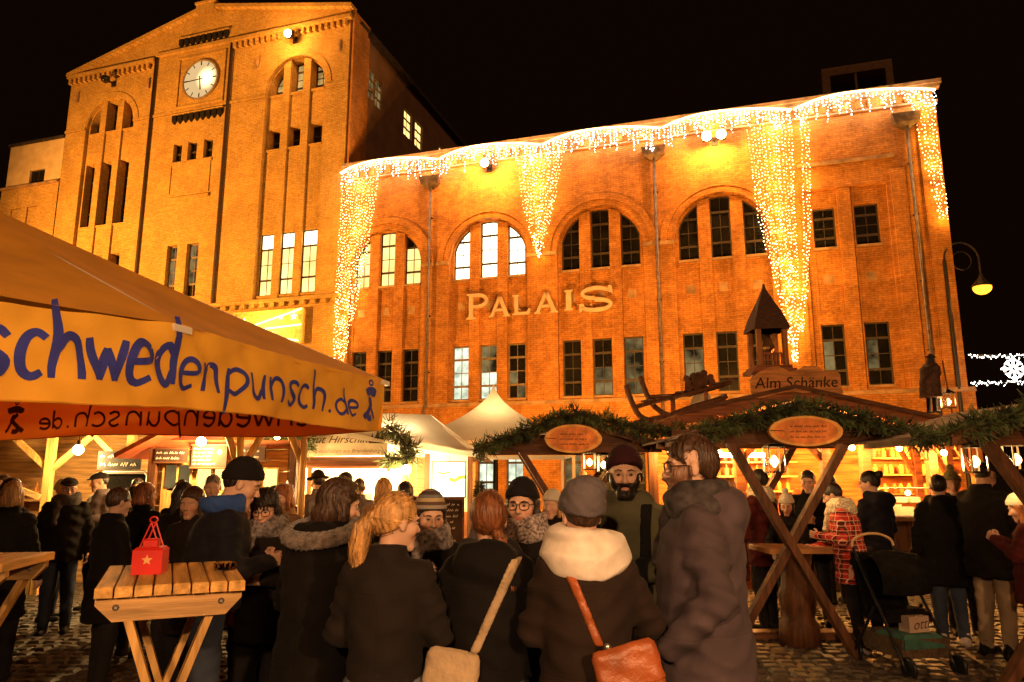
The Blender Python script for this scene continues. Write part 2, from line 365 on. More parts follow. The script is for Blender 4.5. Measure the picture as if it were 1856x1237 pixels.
for bi, c in enumerate(BAYS):
    ups = [archpoly(c + d - h, c + d + h, 10.13, c, AZ, 1.72 if d else 1.74, 8) for d, h in ((-1.26, .39), (0, .39), (1.26, .39))]
    los = [rect(c + d - .39, c + d + .39, 4.82, 7.14) for d in (-1.26, 0, 1.26)]
    sp = [rect(c + d - .37, c + d + .37, 7.62, 9.92) for d in (-1.26, 0, 1.26)]
    outer = archpoly(c - AR - .02, c + AR + .02, 4.62, c, AZ, AR + .02, 20)
    sheet(outer, ups + los + sp, .2, [.2] * 6 + [.035] * 3).go('bay_wall', M_BP, pal)
    for k, q in enumerate(sp):
        o = B().add([(p[0], .235, p[1]) for p in q], [(0, 1, 2, 3)]).go('spandrel', M_BP, pal)
        vx = c + (-1.26, 0, 1.26)[k]; B().box(vx - .17, vx + .17, .22, .237, 8.75, 9.1).go('vent_brick', M_STONE, o)
    for k, q in enumerate(ups):
        g = lit.get((bi, k)); window(pal, q, .36, 2, 4, (lambda i, j, g=g: (M_GD if g is M_GY and k == 2 and j == 3 else g)) if g else M_GD, M_FR)
        B().box(q[0][0] - .03, q[1][0] + .03, .12, .38, 10.03, 10.128).go('sill', M_STONE, pal)
    for k, q in enumerate(los):
        window(pal, q, .36, 2, 4, low.get((bi, k)), M_FRL if bi == 1 else M_FR)
        B().box(q[0][0] - .03, q[1][0] + .03, .12, .38, 4.74, 4.818).go('sill', M_STONE, pal)
    for d in (-.635, .635):
        hz = AZ + math.sqrt(AR ** 2 - (abs(d) + .24) ** 2) - .01
        B().prism([(c + d - .235, 4.67), (c + d + .235, 4.67), (c + d + .235, hz if d > 0 else hz + .12), (c + d - .235, hz + .12 if d > 0 else hz)], .12, .198).go('pilaster', M_BP, pal)
    # stepped arch rings and imposts
    for r0, r1, yy in ((AR + .01, AR + .26, -.05), (AR + .27, AR + .55, -.09)):
        n = 28; v = []; f = []
        for k in range(n + 1):
            a = math.pi * k / n
            for r in (r0, r1):
                for q in (yy, .01): v.append((c + r * math.cos(a), q, AZ + r * math.sin(a)))
        for k in range(n):
            i = k * 4; f += [(i, i + 2, i + 6, i + 4), (i, i + 4, i + 5, i + 1), (i + 2, i + 3, i + 7, i + 6)]
        mk('arch_trim', v, f, M_BP, pal)
    for sx in (-1, 1):
        a, e = sorted((c + sx * (AR + .0), c + sx * (AR + .58)))
        strip(pal, 'impost', a, e, -.12, .02, AZ - .16, AZ - .003, M_STONE)
# flat bay at the far right end
u5 = [rect(12.04, 12.83, 10.15, 11.72), rect(13.5, 14.33, 10.15, 11.72), rect(12.04, 12.83, 4.87, 7.18), rect(13.5, 14.33, 4.87, 7.18)]
s5 = [rect(12.06, 12.81, 7.7, 9.9), rect(13.52, 14.31, 7.7, 9.9)]
sheet(rect(11.73, 14.67, 4.62, 12.47), u5 + s5, .2, [.2] * 4 + [.035] * 2).go('bay_wall', M_BP, pal)
for q in s5:
    o = B().add([(p[0], .235, p[1]) for p in q], [(0, 1, 2, 3)]).go('spandrel', M_BP, pal)
    vx = (q[0][0] + q[1][0]) / 2; B().box(vx - .17, vx + .17, .22, .237, 8.75, 9.1).go('vent_brick', M_STONE, o)
for k, q in enumerate(u5):
    window(pal, q, .36, 2, 4, (lambda i, j: M_GDIM if j in (1, 2) and i == 0 else M_GD) if k > 1 else M_GD, M_FR)
    B().box(q[0][0] - .03, q[1][0] + .03, .12, .38, q[0][1] - .09, q[0][1] - .003).go('sill', M_STONE, pal)
strip(pal, 'pilaster', 12.93, 13.4, .06, .198, 4.67, 12.44, M_BP)
strip(pal, 'band', 11.6, 15.0, -.08, .01, 13.38, 13.5, M_STONE)
for x0, x1 in ((10.72, 11.6), (14.8, 15.3)): strip(pal, 'pier', x0, x1, -.10, .01, 4.67, 12.9, M_BP)
strip(pal, 'pier', 15.85, 16.53, -.09, .01, 4.67, 15.34, M_BP)
# downpipes with hopper heads
for px in (-3.82, 6.17, 15.5):
    o = B().tube([(px, -.14, 14.6), (px, -.14, 4.7), (px, -.3, 4.4), (px, -.3, .1)], .065, 8).go('downpipe', M_ZINC, pal, True)
    B().add([(px + a * r, -.02 if q == 0 else -.02 - .34 * r / .5, z) for z, r in ((14.95, .5), (14.62, .42), (14.4, .12)) for a, q in ((-1, 0), (1, 0), (1, 1), (-1, 1))],
            [(i * 4 + k, i * 4 + (k + 1) % 4, i * 4 + 4 + (k + 1) % 4, i * 4 + 4 + k) for i in range(2) for k in range(4)] + [(0, 1, 2, 3)]).go('hopper_head', M_ZINC, o)
    for z in (6, 8.5, 11, 13): B().box(px - .09, px + .09, -.16, .0, z, z + .04).go('bracket', M_IRON, o)
# roof structure on top
B().box(13.6, 16.4, 6, 9, 16.1, 19.0).go('roof_house', M_ROOF, pal)
B().box(13.5, 16.5, 5.7, 9.2, 20.1, 20.5).box(13.5, 13.85, 5.7, 9.2, 19.0, 20.1).box(16.2, 16.5, 5.7, 9.2, 19, 20.1).box(14.9, 15.0, 5.75, 5.85, 19, 20.1).go('roof_frame', mat('roof_frame', (.12, .06, .03), .7), pal)

# lettering
M_LET = mat('letter_metal', (.56, .40, .27), .55, .08, 4)
def letter(par, ch, x, z, h, wd):
    b = B(); t = .17 * h; y0, y1 = -.34, -.24; sf = .05 * h
    P = lambda pts: b.prism([(x + p[0] * wd, z + p[1] * h) for p in pts], y0, y1)
    q = t / wd
    def arc(cx, cz, rx, rz, a0, a1, th, n=10):
        o = [(cx + rx * math.cos(R(a0 + (a1 - a0) * k / n)), cz + rz * math.sin(R(a0 + (a1 - a0) * k / n))) for k in range(n + 1)]
        i = [(cx + (rx - th * h / wd * .9) * math.cos(R(a0 + (a1 - a0) * k / n)), cz + (rz - th) * math.sin(R(a0 + (a1 - a0) * k / n))) for k in range(n + 1)]
        for k in range(n): P([o[k], o[k + 1], i[k + 1], i[k]])
    if ch == 'P':
        P([(0, 0), (.42, 0), (.42, .05), (.1 + q, .1), (.1 + q, 1), (0, 1), (0, .95), (.1, .9), (.1, .1), (0, .05)])
        P([(.1 + q, 1), (.55, 1), (.55, .86), (.1 + q, .86)]); P([(.1 + q, .55), (.55, .55), (.55, .42), (.1 + q, .42)]); arc(.55, .71, .43, .29, -90, 90, .14)
    elif ch == 'A':
        P([(0, 0), (.26, 0), (.26, .04), (.2, .06), (.52, .80), (.60, 1), (.44, 1), (.08, .1), (0, .05)]); P([(.44, 1), (.60, 1), (.95, .08), (1.02, .05), (1.02, 0), (.66, 0), (.66, .04), (.74, .08), (.50, .82)])
        P([(.27, .28), (.70, .28), (.66, .40), (.30, .40)])
    elif ch == 'L':
        P([(0, 0), (.95, 0), (1, .3), (.9, .3), (.8, .13), (.12 + q, .13), (.12 + q, .9), (.4, .95), (.4, 1), (0, 1), (0, .95), (.12, .9), (.12, .1), (0, .05)])
    elif ch == 'I':
        P([(0, 0), (1, 0), (1, .06), (.8, .1), (.8, .9), (1, .94), (1, 1), (0, 1), (0, .94), (.2, .9), (.2, .1), (0, .06)])
    else:
        arc(.5, .73, .46, .27, 20, 265, .15, 14); arc(.5, .28, .50, .28, -170, 95, .16, 16)
        P([(.85, .78), (1.0, .70), (.97, 1.0), (.88, 1.0)]); P([(0, .34), (.12, .34), (.16, .2), (0, .0)])
    b.box(x + wd * .3, x + wd * .36, y1, .02, z + h * .3, z + h * .34)
    o = b.go('letter', M_LET, par); return o
for ch, x, z, h, wd in (('P', -1.93, 8.18, 1.12, .98), ('A', -.92, 8.22, .86, .92), ('L', .12, 8.24, .86, .78), ('A', 1.08, 8.24, .88, .98), ('I', 2.35, 8.28, .86, .36), ('S', 2.98, 8.14, 1.08, 1.36)):
    letter(pal, ch, x, z, h, wd)

# ------------------------------------------------------------------ clock tower
tow = empty('clock_tower', (0, 30, 0), FROT, 'tall yellow brick building with a gable and a round clock', 'building')
TX0, TX1 = -26.25, -8.40; TXC = -17.1
outl = [(TX0, 0), (TX1, 0), (TX1, 24.5), (-16.6, 26.15), (-16.6, 26.5), (-17.6, 26.5), (-17.6, 26.1), (TX0, 23.9)]
LB, RB = -23.15, -11.38
hl = archpoly(LB - 1.66, LB + 1.66, 9.9, LB, 20.5, 1.66, 18); hr = archpoly(RB - 1.72, RB + 1.72, 9.9, RB, 20.75, 1.72, 18)
sm = [rect(-18.62, -18.07, 17.73, 18.76), rect(-17.7, -17.12, 17.73, 18.76), rect(-16.7, -16.13, 17.73, 18.76), rect(-18.45, -17.8, 10.4, 13.17), rect(-17.22, -16.5, 10.4, 13.17)]
b = sheet(outl, [hl, hr] + sm, 0, [.2, .2] + [.32] * 5)
b.add([(TX1, 0, 0), (TX1, 1.5, 0), (TX1, 1.5, 24.5), (TX1, 0, 24.5), (TX0, 0, 0), (TX0, 14, 0), (TX0, 14, 23.9), (TX0, 0, 23.9)], [(0, 1, 2, 3), (4, 7, 6, 5)])
b.go('wall', M_BT, tow)
for q in sm: window(tow, q, .26, 1 if q[0][1] > 15 else 2, 2 if q[0][1] > 15 else 4, (lambda i, j: M_GDIM if j > 0 else M_GD) if q[0][1] < 15 else M_GD, M_FRL if q[0][1] < 15 else M_FR)
for c, cz, ar, rows in ((LB, 20.5, 1.66, [(14.85, 18.5), (10.4, 13.2)]), (RB, 20.75, 1.72, [(17.68, 18.77), (10.15, 13.25)])):
    dd = (-1.17, 0, 1.17)
    ups = [archpoly(c + d - .37, c + d + .37, 20.28 if c == LB else 20.62, c, cz, ar - .07, 8) for d in dd]
    rest = [rect(c + d - hw_, c + d + hw_, a, e) for a, e in rows for d in dd for hw_ in [.41 if c == RB and a < 11 else .37]]
    sheet(archpoly(c - ar - .02, c + ar + .02, 9.86, c, cz, ar + .02, 18), ups + rest, .2, .5).go('bay_wall', M_BT, tow)
    for i, q in enumerate(ups + rest):
        z0 = q[0][1]; top = i < 3
        if c == RB and z0 < 11: g = lambda i, j: (M_GW if j == 3 else M_GY)
        elif c == RB and top: g = lambda i, j: M_GARC
        else: g = M_GD
        window(tow, q, .30 if c == RB and z0 < 11 else .66, 2, 2 if 17 < z0 < 18 else 4, g, M_FR)
        B().box(q[0][0] - .03, q[1][0] + .03, .14, .5, z0 - .1, z0 - .003).go('sill', M_BT, tow)
    for d in (-.585, .585):
        hz = cz + math.sqrt(ar ** 2 - (abs(d) + .2) ** 2) - .01
        B().prism([(c + d - .2, 9.9), (c + d + .2, 9.9), (c + d + .2, hz if d > 0 else hz + .1), (c + d - .2, hz + .1 if d > 0 else hz)], .09, .198).go('pilaster', M_BT, tow)
    n = 28; v = []; f = []
    for k in range(n + 1):
        a = math.pi * k / n
        for r in (ar + .01, ar + .33):
            for q in (-.04, .01): v.append((c + r * math.cos(a), q, cz + r * math.sin(a)))
    for k in range(n):
        i = k * 4; f += [(i, i + 2, i + 6, i + 4), (i, i + 4, i + 5, i + 1), (i + 2, i + 3, i + 7, i + 6)]
    mk('arch_trim', v, f, M_BT, tow)
# string courses, dentil cornices, gable coping
for x0, x1 in ((TX0, LB - 1.67), (LB + 1.67, -20.36), (-20.14, -15.46), (-15.24, RB - 1.73), (RB + 1.73, TX1)): strip(tow, 'string_course', x0 - .003, x1 + .003, -.07, .02, 20.48, 20.62, M_BT)
for x0, x1, z in ((TX0 - .1, -20.3, 23.72), (-15.3, TX1 + .1, 23.9)):
    strip(tow, 'cornice', x0, x1, -.26, .02, z, z + .2, M_BT)
    k = x0 + .1
    while k < x1 - .2:
        strip(tow, 'dentil', k, k + .16, -.2, .02, z - .32, z - .003, M_BT); k += .34
strip(tow, 'cornice', -20.29, -15.31, -.16, .02, 24.02, 24.2, M_BT)
for (xa, za), (xb, zb) in (((TX0 - .15, 23.86), (-17.62, 26.12)), ((-16.58, 26.17), (TX1 + .15, 24.45))):
    B().prism([(xa, za), (xb, zb), (xb, zb + .2), (xa, za + .2)], -.28, .3).go('gable_coping', M_BT, tow)
B().box(-17.68, -16.52, -.3, .3, 26.1, 26.5).box(-17.75, -16.45, -.35, .35, 26.5, 26.62).go('gable_cap', M_BT, tow)
for x in (-20.25, -15.35): B().tube([(x, -.07, 24.0), (x, -.07, 9.9), (x, -.07, 4)], .085, 8).go('downpipe', mat('pipe_dark', (.06, .035, .02), .6), tow, True)
for z in (24.45, 20.0):
    for k in range(9):
        x = -18.8 + k * .36; B().box(x, x + .26, -.12, .01, z, z + .34).prism([(x, z), (x + .26, z), (x + .13, z - .16)], -.10, .01).go('bracket', M_IRON, tow)
    strip(tow, 'shelf', -18.86, -15.6, -.16, .01, z + .343, z + .40, M_BT)
# clock: frame, dial, marks, hands
cx, cz = -17.22, 22.2
B().prism(rect(cx - 1.52, cx - 1.42, 20.75, 23.68), -.07, .01).prism(rect(cx + 1.42, cx + 1.52, 20.75, 23.68), -.07, .01).prism(rect(cx - 1.419, cx + 1.419, 23.58, 23.68), -.07, .01).prism(rect(cx - 1.419, cx + 1.419, 20.75, 20.85), -.07, .01).go('clock_frame', M_BT, tow)
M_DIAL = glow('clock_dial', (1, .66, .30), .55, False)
dial_hotspot(M_DIAL, (cx + .38, 0, cz + .02), .75, .5, 3.0)  # bright spot painted into the dial's glow; no lamp stands behind it
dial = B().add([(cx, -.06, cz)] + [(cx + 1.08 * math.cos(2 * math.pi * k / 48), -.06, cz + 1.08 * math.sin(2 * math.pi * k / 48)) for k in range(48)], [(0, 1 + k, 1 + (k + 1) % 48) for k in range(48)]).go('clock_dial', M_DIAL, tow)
ring = B().tube([(cx + 1.1 * math.cos(2 * math.pi * k / 48), -.06, cz + 1.1 * math.sin(2 * math.pi * k / 48)) for k in range(48)], .06, 6, closed=True).go('rim', M_FRL, dial)
for k in range(12):
    a = math.pi / 6 * k; s, c_ = math.sin(a), math.cos(a); t = .035 if k % 3 == 0 else .024
    B().beam((cx + .8 * s, -.075, cz + .8 * c_), (cx + 1.02 * s, -.075, cz + 1.02 * c_), 2 * t, .01, (0, 1, 0)).go('hour_mark', M_IRON, dial)
for L_, ang, t in ((.95, 268, .05), (.62, 173, .07)):
    s, c_ = math.sin(R(ang)), math.cos(R(ang))
    B().beam((cx - .18 * s, -.10, cz - .18 * c_), (cx + L_ * s, -.10, cz + L_ * c_), t, .015, (0, 1, 0)).go('clock_hand', M_IRON, dial)
# blind panel and ledges under the small windows
B().prism(rect(-18.75, -16.1, 17.5, 17.66), -.06, .01).prism(rect(-18.7, -18.62, 15.95, 17.497), -.05, .01).prism(rect(-16.24, -16.16, 15.95, 17.497), -.05, .01).prism(rect(-18.7, -16.16, 15.85, 15.947), -.05, .01).go('panel_frame', M_BT, tow)
strip(tow, 'panel_ledge', -18.75, -16.1, -.12, .01, 15.58, 15.72, M_BT)
for x in (-25.6, -20.65, -13.7, -8.95): B().box(x - .05, x + .05, -.1, .01, 22.35, 22.85).box(x - .22, x + .05, -.1, .01, 22.27, 22.347).go('wall_anchor', M_STONE, tow)
strip(tow, 'ledge', TX0 - .1, TX1 + .14, -.25, .02, 9.72, 9.88, M_BT)
k = TX0
while k < TX1: strip(tow, 'dentil', k, k + .2, -.16, .02, 9.5, 9.717, M_BT); k += .55
# long side wall behind the tower, above the hall's roof
sx = -8.28
sd_h = [(a, e) for a, e in ((1.2, 2.0), (2.5, 3.35), (5.9, 6.95), (7.35, 8.4), (10.9, 11.9), (12.4, 13.4))]
T = Matrix.Translation((sx, 0, 0)) @ Matrix.Rotation(R(90), 4, 'Z')
side = empty('side_wing', (0, 30, 0), FROT, 'dark plastered wing behind the clock building with small paned windows', 'building')
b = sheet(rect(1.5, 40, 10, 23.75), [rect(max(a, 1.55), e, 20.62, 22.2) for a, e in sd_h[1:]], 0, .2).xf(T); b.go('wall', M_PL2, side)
T1 = Matrix.Translation((sx + .1, 0, 0)) @ Matrix.Rotation(R(90), 4, 'Z')
B().box(.02, 1.6, .0, .1, 10, 24.4).xf(T1).go('corner_pier', M_BP, side)
B().box(1.4, 40, -.35, .3, 23.75, 24.0).xf(T).go('eave', M_ROOF, side)
for i, (a, e) in enumerate(sd_h):
    o = window(side, rect(max(a, .02) if i else 1.62, e, 20.62, 22.2) if i else rect(1.62, 2.3, 20.62, 22.2), .12 if i else -.02, 2, 3, M_GY if i > 1 else M_GDIM, M_FRL); o.matrix_local = T
B().add([(sx - 4, .5, 24), (sx + .3, .5, 24), (sx + .3, 40, 24), (sx - 4, 40, 24), (sx - 5, 5, 28), (sx - 5, 40, 28)], [(0, 1, 2, 3), (1, 4, 5, 2)]).go('roof', M_ROOF, side)
# annex at the far left
ann = empty('annex', (0, 30, 0), FROT, 'low cream plastered annex with one small window beside the clock building', 'building')
sheet(rect(-30.3, -26.26, 17.7, 20.25), [rect(-28.58, -27.45, 17.82, 18.62)], 0, .2).add([(-30.3, 0, 17.7), (-30.3, 8, 17.7), (-30.3, 8, 20.25), (-30.3, 0, 20.25)], [(0, 1, 2, 3)]).go('upper_wall', M_PL, ann)
B().box(-30.4, -26.25, -.1, 8, 20.25, 20.4).go('roof_edge', M_ROOF, ann)
sheet(rect(-30.5, -26.26, 0, 17.6), [rect(-29.6, -28.9, 14.6, 16.4), rect(-28.4, -27.7, 14.6, 16.4)], -.05, .1).go('lower_wall', M_BT, ann)
for x in (-29.6, -28.4): B().box(x, x + .7, .04, .06, 14.6, 16.4).go('blind_niche', M_BT, ann)
strip(ann, 'ledge', -30.6, -26.26, -.2, .02, 17.6, 17.697, M_STONE)
window(ann, rect(-28.58, -27.45, 17.82, 18.62), .15, 2, 1, M_GD, M_FR)
# ------------------------------------------------------------------ lights hung on the buildings
M_ROPE = glow('rope_light', (1, .62, .22), 9.0, False)
M_ICE = glow('icicle_bulb', (1, .90, .80), 14.0, False, .8, 6.0)
M_GOLD = glow('curtain_bulb', (1, .64, .24), 12.0, False, .8, 6.0)
M_BULB = glow('bulb', (1, .66, .26), 40.0, False)
M_WIRE = mat('wire', (.05, .04, .03), .6)
def octa(b, c, r, st=1.5):
    b.add([(c[0] + r, c[1], c[2]), (c[0] - r, c[1], c[2]), (c[0], c[1] + r, c[2]), (c[0], c[1] - r, c[2]), (c[0], c[1], c[2] + r * st), (c[0], c[1], c[2] - r * st)],
          [(0, 2, 4), (2, 1, 4), (1, 3, 4), (3, 0, 4), (2, 0, 5), (1, 2, 5), (3, 1, 5), (0, 3, 5)])
NODES = [-8.40, -3.37, 1.44, 6.53, 11.57, 16.55]
SCL = ['above the yellow lit windows next to the clock building', 'above the white lit arched windows', 'above the letter S of PALAIS', 'between the second downpipe and the widest light curtain', 'at the far corner of the brick hall']
for k in range(5):
    a, e = NODES[k] + .04, NODES[k + 1] - .04
    o = empty('scallop_light_string', (0, 30, 0), FROT, 'arched rope light with icicle bulbs ' + SCL[k], 'light string', 'scalloped light strings along the cornice')
    arc = lambda t: 15.66 + .40 * math.sin(math.pi * t ** .85) + .02 * math.sin(9 * t)
    B().tube([(a + (e - a) * i / 24, -.36, arc(i / 24)) for i in range(25)], .035, 6).go('rope_light', M_ROPE, o)
    bl = B(); wr = B(); x = a + .06
    while x < e:
        t = (x - a) / (e - a); z = arc(t) - .08; ln = rnd.choice((.25, .4, .55, .75, .95, .6)) * rnd.uniform(.8, 1.1)
        wr.tube([(x, -.36, z + .08), (x, -.36, z - ln)], .004, 3, False); q = z - rnd.uniform(0, .08)
        while q > z - ln:
            octa(bl, (x + rnd.uniform(-.035, .035), -.36 + rnd.uniform(-.05, .03), q), rnd.choice((.016, .020, .026)), 1.3); q -= rnd.uniform(.09, .15)
        x += rnd.uniform(.09, .16)
    wr.go('wire', M_WIRE, o, kind='stuff'); bl.go('icicle_bulbs', M_ICE, o, kind='stuff')
    for t in (.12, .37, .62, .87): lamp('string_glow', (a + (e - a) * t, -.5, arc(t) - .35), 30, (1, .80, .62), .12, o)
CUR = [([(-8.36, -6.35, 15.3), (-8.42, -6.8, 11.94), (-8.44, -7.2, 9.6), (-8.44, -7.56, 8.1), (-8.35, -7.8, 6.7)], 'broad golden light curtain where the brick hall meets the clock building', 1.0),
       ([(.25, 2.42, 15.35), (.55, 1.98, 13.0), (.99, 1.52, 11.4), (1.22, 1.3, 10.7)], 'golden light curtain tapering to a point above the letter L of PALAIS', 1.0),
       ([(9.78, 11.6, 15.3), (10.02, 11.44, 11.35), (10.45, 11.37, 9.1), (10.8, 11.23, 7.0), (10.95, 11.1, 5.75)], 'longest golden light curtain tapering down behind the small bell turret', 1.0),
       ([(11.8, 12.2, 15.25), (11.63, 11.98, 11.2), (11.44, 11.69, 8.65), (11.2, 11.4, 6.9)], 'narrow golden light curtain close beside the longest one', 1.0),
       ([(15.72, 16.5, 15.3), (15.91, 16.5, 12.9), (16.25, 16.52, 10.65)], 'golden light curtain at the corner beside the black sky', 1.0)]
for rows, lab, dn in CUR:
    o = empty('light_curtain', (0, 30, 0), FROT, lab, 'light curtain', 'light curtains hanging on the brick hall')
    bl = B(); wr = B(); zt, zb = rows[0][2], rows[-1][2]
    def span(z):
        for (a0, e0, z0), (a1, e1, z1) in zip(rows, rows[1:]):
            if z1 <= z <= z0:
                t = (z0 - z) / (z0 - z1); return a0 + (a1 - a0) * t, e0 + (e1 - e0) * t
        return rows[-1][:2]
    wmax = rows[0][1] - rows[0][0]; ns = max(3, int(wmax / .125))
    for i in range(ns):
        u = (i + .5) / ns + rnd.uniform(-.2, .2) / ns; q = zt - rnd.uniform(0, .15); pts = []
        while q > zb:
            a, e = span(q); wloc = e - a
            if rnd.random() < min(1, .30 + .95 * wloc / wmax):
                octa(bl, (a + u * wloc + rnd.uniform(-.03, .03), -.2 + rnd.uniform(-.06, .05), q), rnd.choice((.015, .019, .024)), 1.2)
            if len(pts) == 0 or pts[-1][2] - q > .8: pts.append((a + u * wloc, -.18, q))
            q -= rnd.uniform(.11, .18)
        if len(pts) > 1: wr.tube(pts, .004, 3, False)
    wr.go('wire', M_WIRE, o, kind='stuff'); bl.go('curtain_bulbs', M_GOLD, o, kind='stuff')
    z = zt - .4
    while z > zb:
        a, e = span(z); lamp('curtain_glow', ((a + e) / 2, -.42, z), 15 + 17 * (e - a), (1, .45, .06), .15, o); z -= 1.05

def flood(par_loc, rz, label, heads, tilt, watt, spot=False, aim=None, on=True, grp=None):
    """box floodlights on a bracket"""
    o = empty('flood_lamp', par_loc, rz, label, 'flood lamp', grp)
    B().box(-.04, .04, -.02, .5, -.04, .04).box(-.12, .12, .46, .52, -.16, .16).go('bracket', M_IRON, o)
    for x in heads:
        h = B().box(x - .17, x + .17, -.14, .1, -.15, .16).go('lamp_housing', M_IRON, o)
        B().ball((x, -.16, -.02), (.19, .14, .19), 14, 10).go('lens', M_BULB if on else M_GD, h, True)
    if on:
        if spot: lamp('flood_light', (0, -.3, 0), watt, (1, .60, .20), .15, o, 'SPOT', aim, 120, .9)
        else: lamp('flood_light', (0, -.55, -.15), watt, (1, .42, .09), .14, o)
    return o
def fpt(s, y, z):
    a = R(FROT); return (s * math.cos(a) - y * math.sin(a), 30 + s * math.sin(a) + y * math.cos(a), z)
flood(fpt(-1.03, -.55, 15.05), FROT, 'single glaring flood lamp over the white lit arched windows', (0,), 0, 800)
flood(fpt(8.59, -.55, 14.9), FROT, 'pair of lit flood lamps on one bracket beside the longest light curtain', (-.28, .28), 0, 700)
flood(fpt(-11.5, -.55, 23.35), FROT, 'small lit flood lamp above the arched window of the clock building', (0,), 0, 300)
flood(fpt(-23.1, -.55, 22.95), FROT, 'unlit flood lamp above the arched window at the far end of the clock building', (0,), 0, 0, on=False)
# lit star decoration in a frame on the clock building
nf = empty('star_light_decoration', (0, 30, 0), FROT, 'glowing frame of light bars with stars low on the clock building', 'light decoration')
M_NEON = glow('light_bar', (1, .72, .18), 5.0, False)
B().box(-13.9, -10.02, -.3, -.22, 9.22, 9.3).box(-13.9, -10.02, -.3, -.22, 7.62, 7.70).box(-13.9, -13.82, -.3, -.22, 7.703, 9.217).box(-10.1, -10.02, -.3, -.22, 7.703, 9.217).go('frame', mat('frame_gold', (.6, .4, .12), .5), nf)
B().box(-13.85, -10.05, -.2, -.05, 7.66, 9.26).go('backing', mat('backing_gold', (.55, .36, .10), .6, .2), nf)
for a, e in (((-13.3, 8.45), (-10.1, 9.25)), ((-13.2, 8.35), (-10.1, 8.5)), ((-13.2, 8.3), (-10.2, 7.75))): B().tube([(a[0], -.32, a[1]), (e[0], -.32, e[1])], .04, 6).go('light_bar', M_NEON, nf)
def starpoly(x, z, r, n=5, k=.42): return [(x + (r if i % 2 == 0 else r * k) * math.sin(math.pi * i / n), z + (r if i % 2 == 0 else r * k) * math.cos(math.pi * i / n)) for i in range(2 * n)]
for x, z, r in ((-13.2, 8.65, .35), (-10.5, 8.9, .2), (-11.6, 8.02, .22), (-11.2, 8.9, .14)): B().prism(starpoly(x, z, r), -.36, -.30).go('star', M_NEON, nf)
lamp('frame_glow', (-12, -1.0, 8.5), 150, (1, .62, .14), .4, nf)

def street_lamp(x, y, rz, label, hz=8.2, watt=900):
    o = empty('street_lamp', (x, y, 0), rz, label, 'street lamp', 'gooseneck street lamps')
    B().lathe([(.16, 0), (.16, .5), (.1, .6), (.085, 3), (.06, hz + 1), (.05, hz + 1.1)], n=10).go('post', M_IRON, o)
    n = 14; c = .62
    B().tube([(0, 0, hz + 1.0)] + [(c - c * math.cos(math.pi * k / n), 0, hz + 1.1 + c * math.sin(math.pi * k / n)) for k in range(n + 1)] + [(2 * c, 0, hz + .55)], .035, 6).go('arm', M_IRON, o)
    B().tube([(c + .34 * math.cos(2 * math.pi * k / 20), 0, hz + 1.05 + .34 * math.sin(2 * math.pi * k / 20)) for k in range(20)], .018, 5, closed=True).go('scroll', M_IRON, o)
    h = B().lathe([(.06, .55), (.10, .42), (.20, .30), (.30, .16), (.33, .10), (.30, .10)][::-1], (2 * c, 0, hz), 16).go('lamp_shade', M_IRON, o)
    B().ball((2 * c, 0, hz + .05), (.30, .30, .24), 12, 8).go('lamp_bowl', glow('sodium_bulb', (1, .30, .02), 2.6, False), h, True)
    lamp('street_light', (2 * c, 0, hz - .35), watt, (1, .45, .08), .2, o)
    return o
street_lamp(15.45, 25, 0, 'lit gooseneck street lamp glowing orange against the black sky', 8.15, 700)
# snowflake and light strings across the lane
sf = empty('snowflake_light', (16.75, 24, 5.15), 0, 'white lit snowflake decoration hanging beside the brick hall', 'light decoration')
M_SNOW = glow('snow_bulb', (1, .92, .80), 9.0, False)
for k in range(8):
    a = math.pi * k / 4; c, s = math.cos(a), math.sin(a); L_ = .42 if k % 2 == 0 else .33
    B().beam((.06 * c, 0, .06 * s), (L_ * c, 0, L_ * s), .05, .03, (0, 1, 0)).beam((.24 * c, 0, .24 * s), (.24 * c + .12 * math.cos(a + .8), 0, .24 * s + .12 * math.sin(a + .8)), .04, .03, (0, 1, 0)).beam((.24 * c, 0, .24 * s), (.24 * c + .12 * math.cos(a - .8), 0, .24 * s + .12 * math.sin(a - .8)), .04, .03, (0, 1, 0)).go('snowflake_arm', M_SNOW, sf)
for z, lab in ((5.6, 'upper string of white bulbs across the lane above the snowflake'), (4.68, 'lower string of white bulbs across the lane below the snowflake')):
    o = empty('bulb_string', (15.3, 24, z), 0, lab, 'light string', 'bulb strings across the lane')
    B().tube([(x * .5, 0, .02 * math.sin(x)) for x in range(14)], .008, 4).go('wire', M_WIRE, o)
    bl = B(); x = 0
    while x < 6:
        octa(bl, (x, rnd.uniform(-.03, .03), rnd.uniform(-.1, .06)), rnd.uniform(.014, .024)); x += .05
    bl.go('bulbs', M_SNOW, o, kind='stuff')
# unseen floodlight masts, added to light the facades
def mast(loc, rz, label, aim, watt, cone, z=4.2, col=(1, .41, .065)):
    o = empty('unseen_flood_mast', loc, rz, label, 'unseen flood mast', 'unseen floodlight masts added to light the facades')
    B().lathe([(.09, 0), (.06, z)], n=8).go('mast', M_IRON, o)
    for x in (-.3, .3):
        h = B().box(x - .2, x + .2, -.1, .12, z - .1, z + .2).go('lamp_housing', M_IRON, o); B().box(x - .17, x + .17, .121, .13, z - .07, z + .17).go('lens', M_BULB, h)
    lamp('added_mast_light', (0, .4, z + .1), watt, col, .25, o, 'SPOT', aim, cone, 1.0)
mast(fpt(-28, -17, 0), FROT - 20, 'unseen added floodlight mast beyond the edge of the picture aimed at the clock building', (4.0, 20, 13.0), 52000, 86, 4.2, (1, .42, .075))
mast((4.96, 15.8, 0), FROT, 'unseen added floodlight mast behind the bar hut', (1.0, 11.5, 6.5), 6000, 150, 2.7)
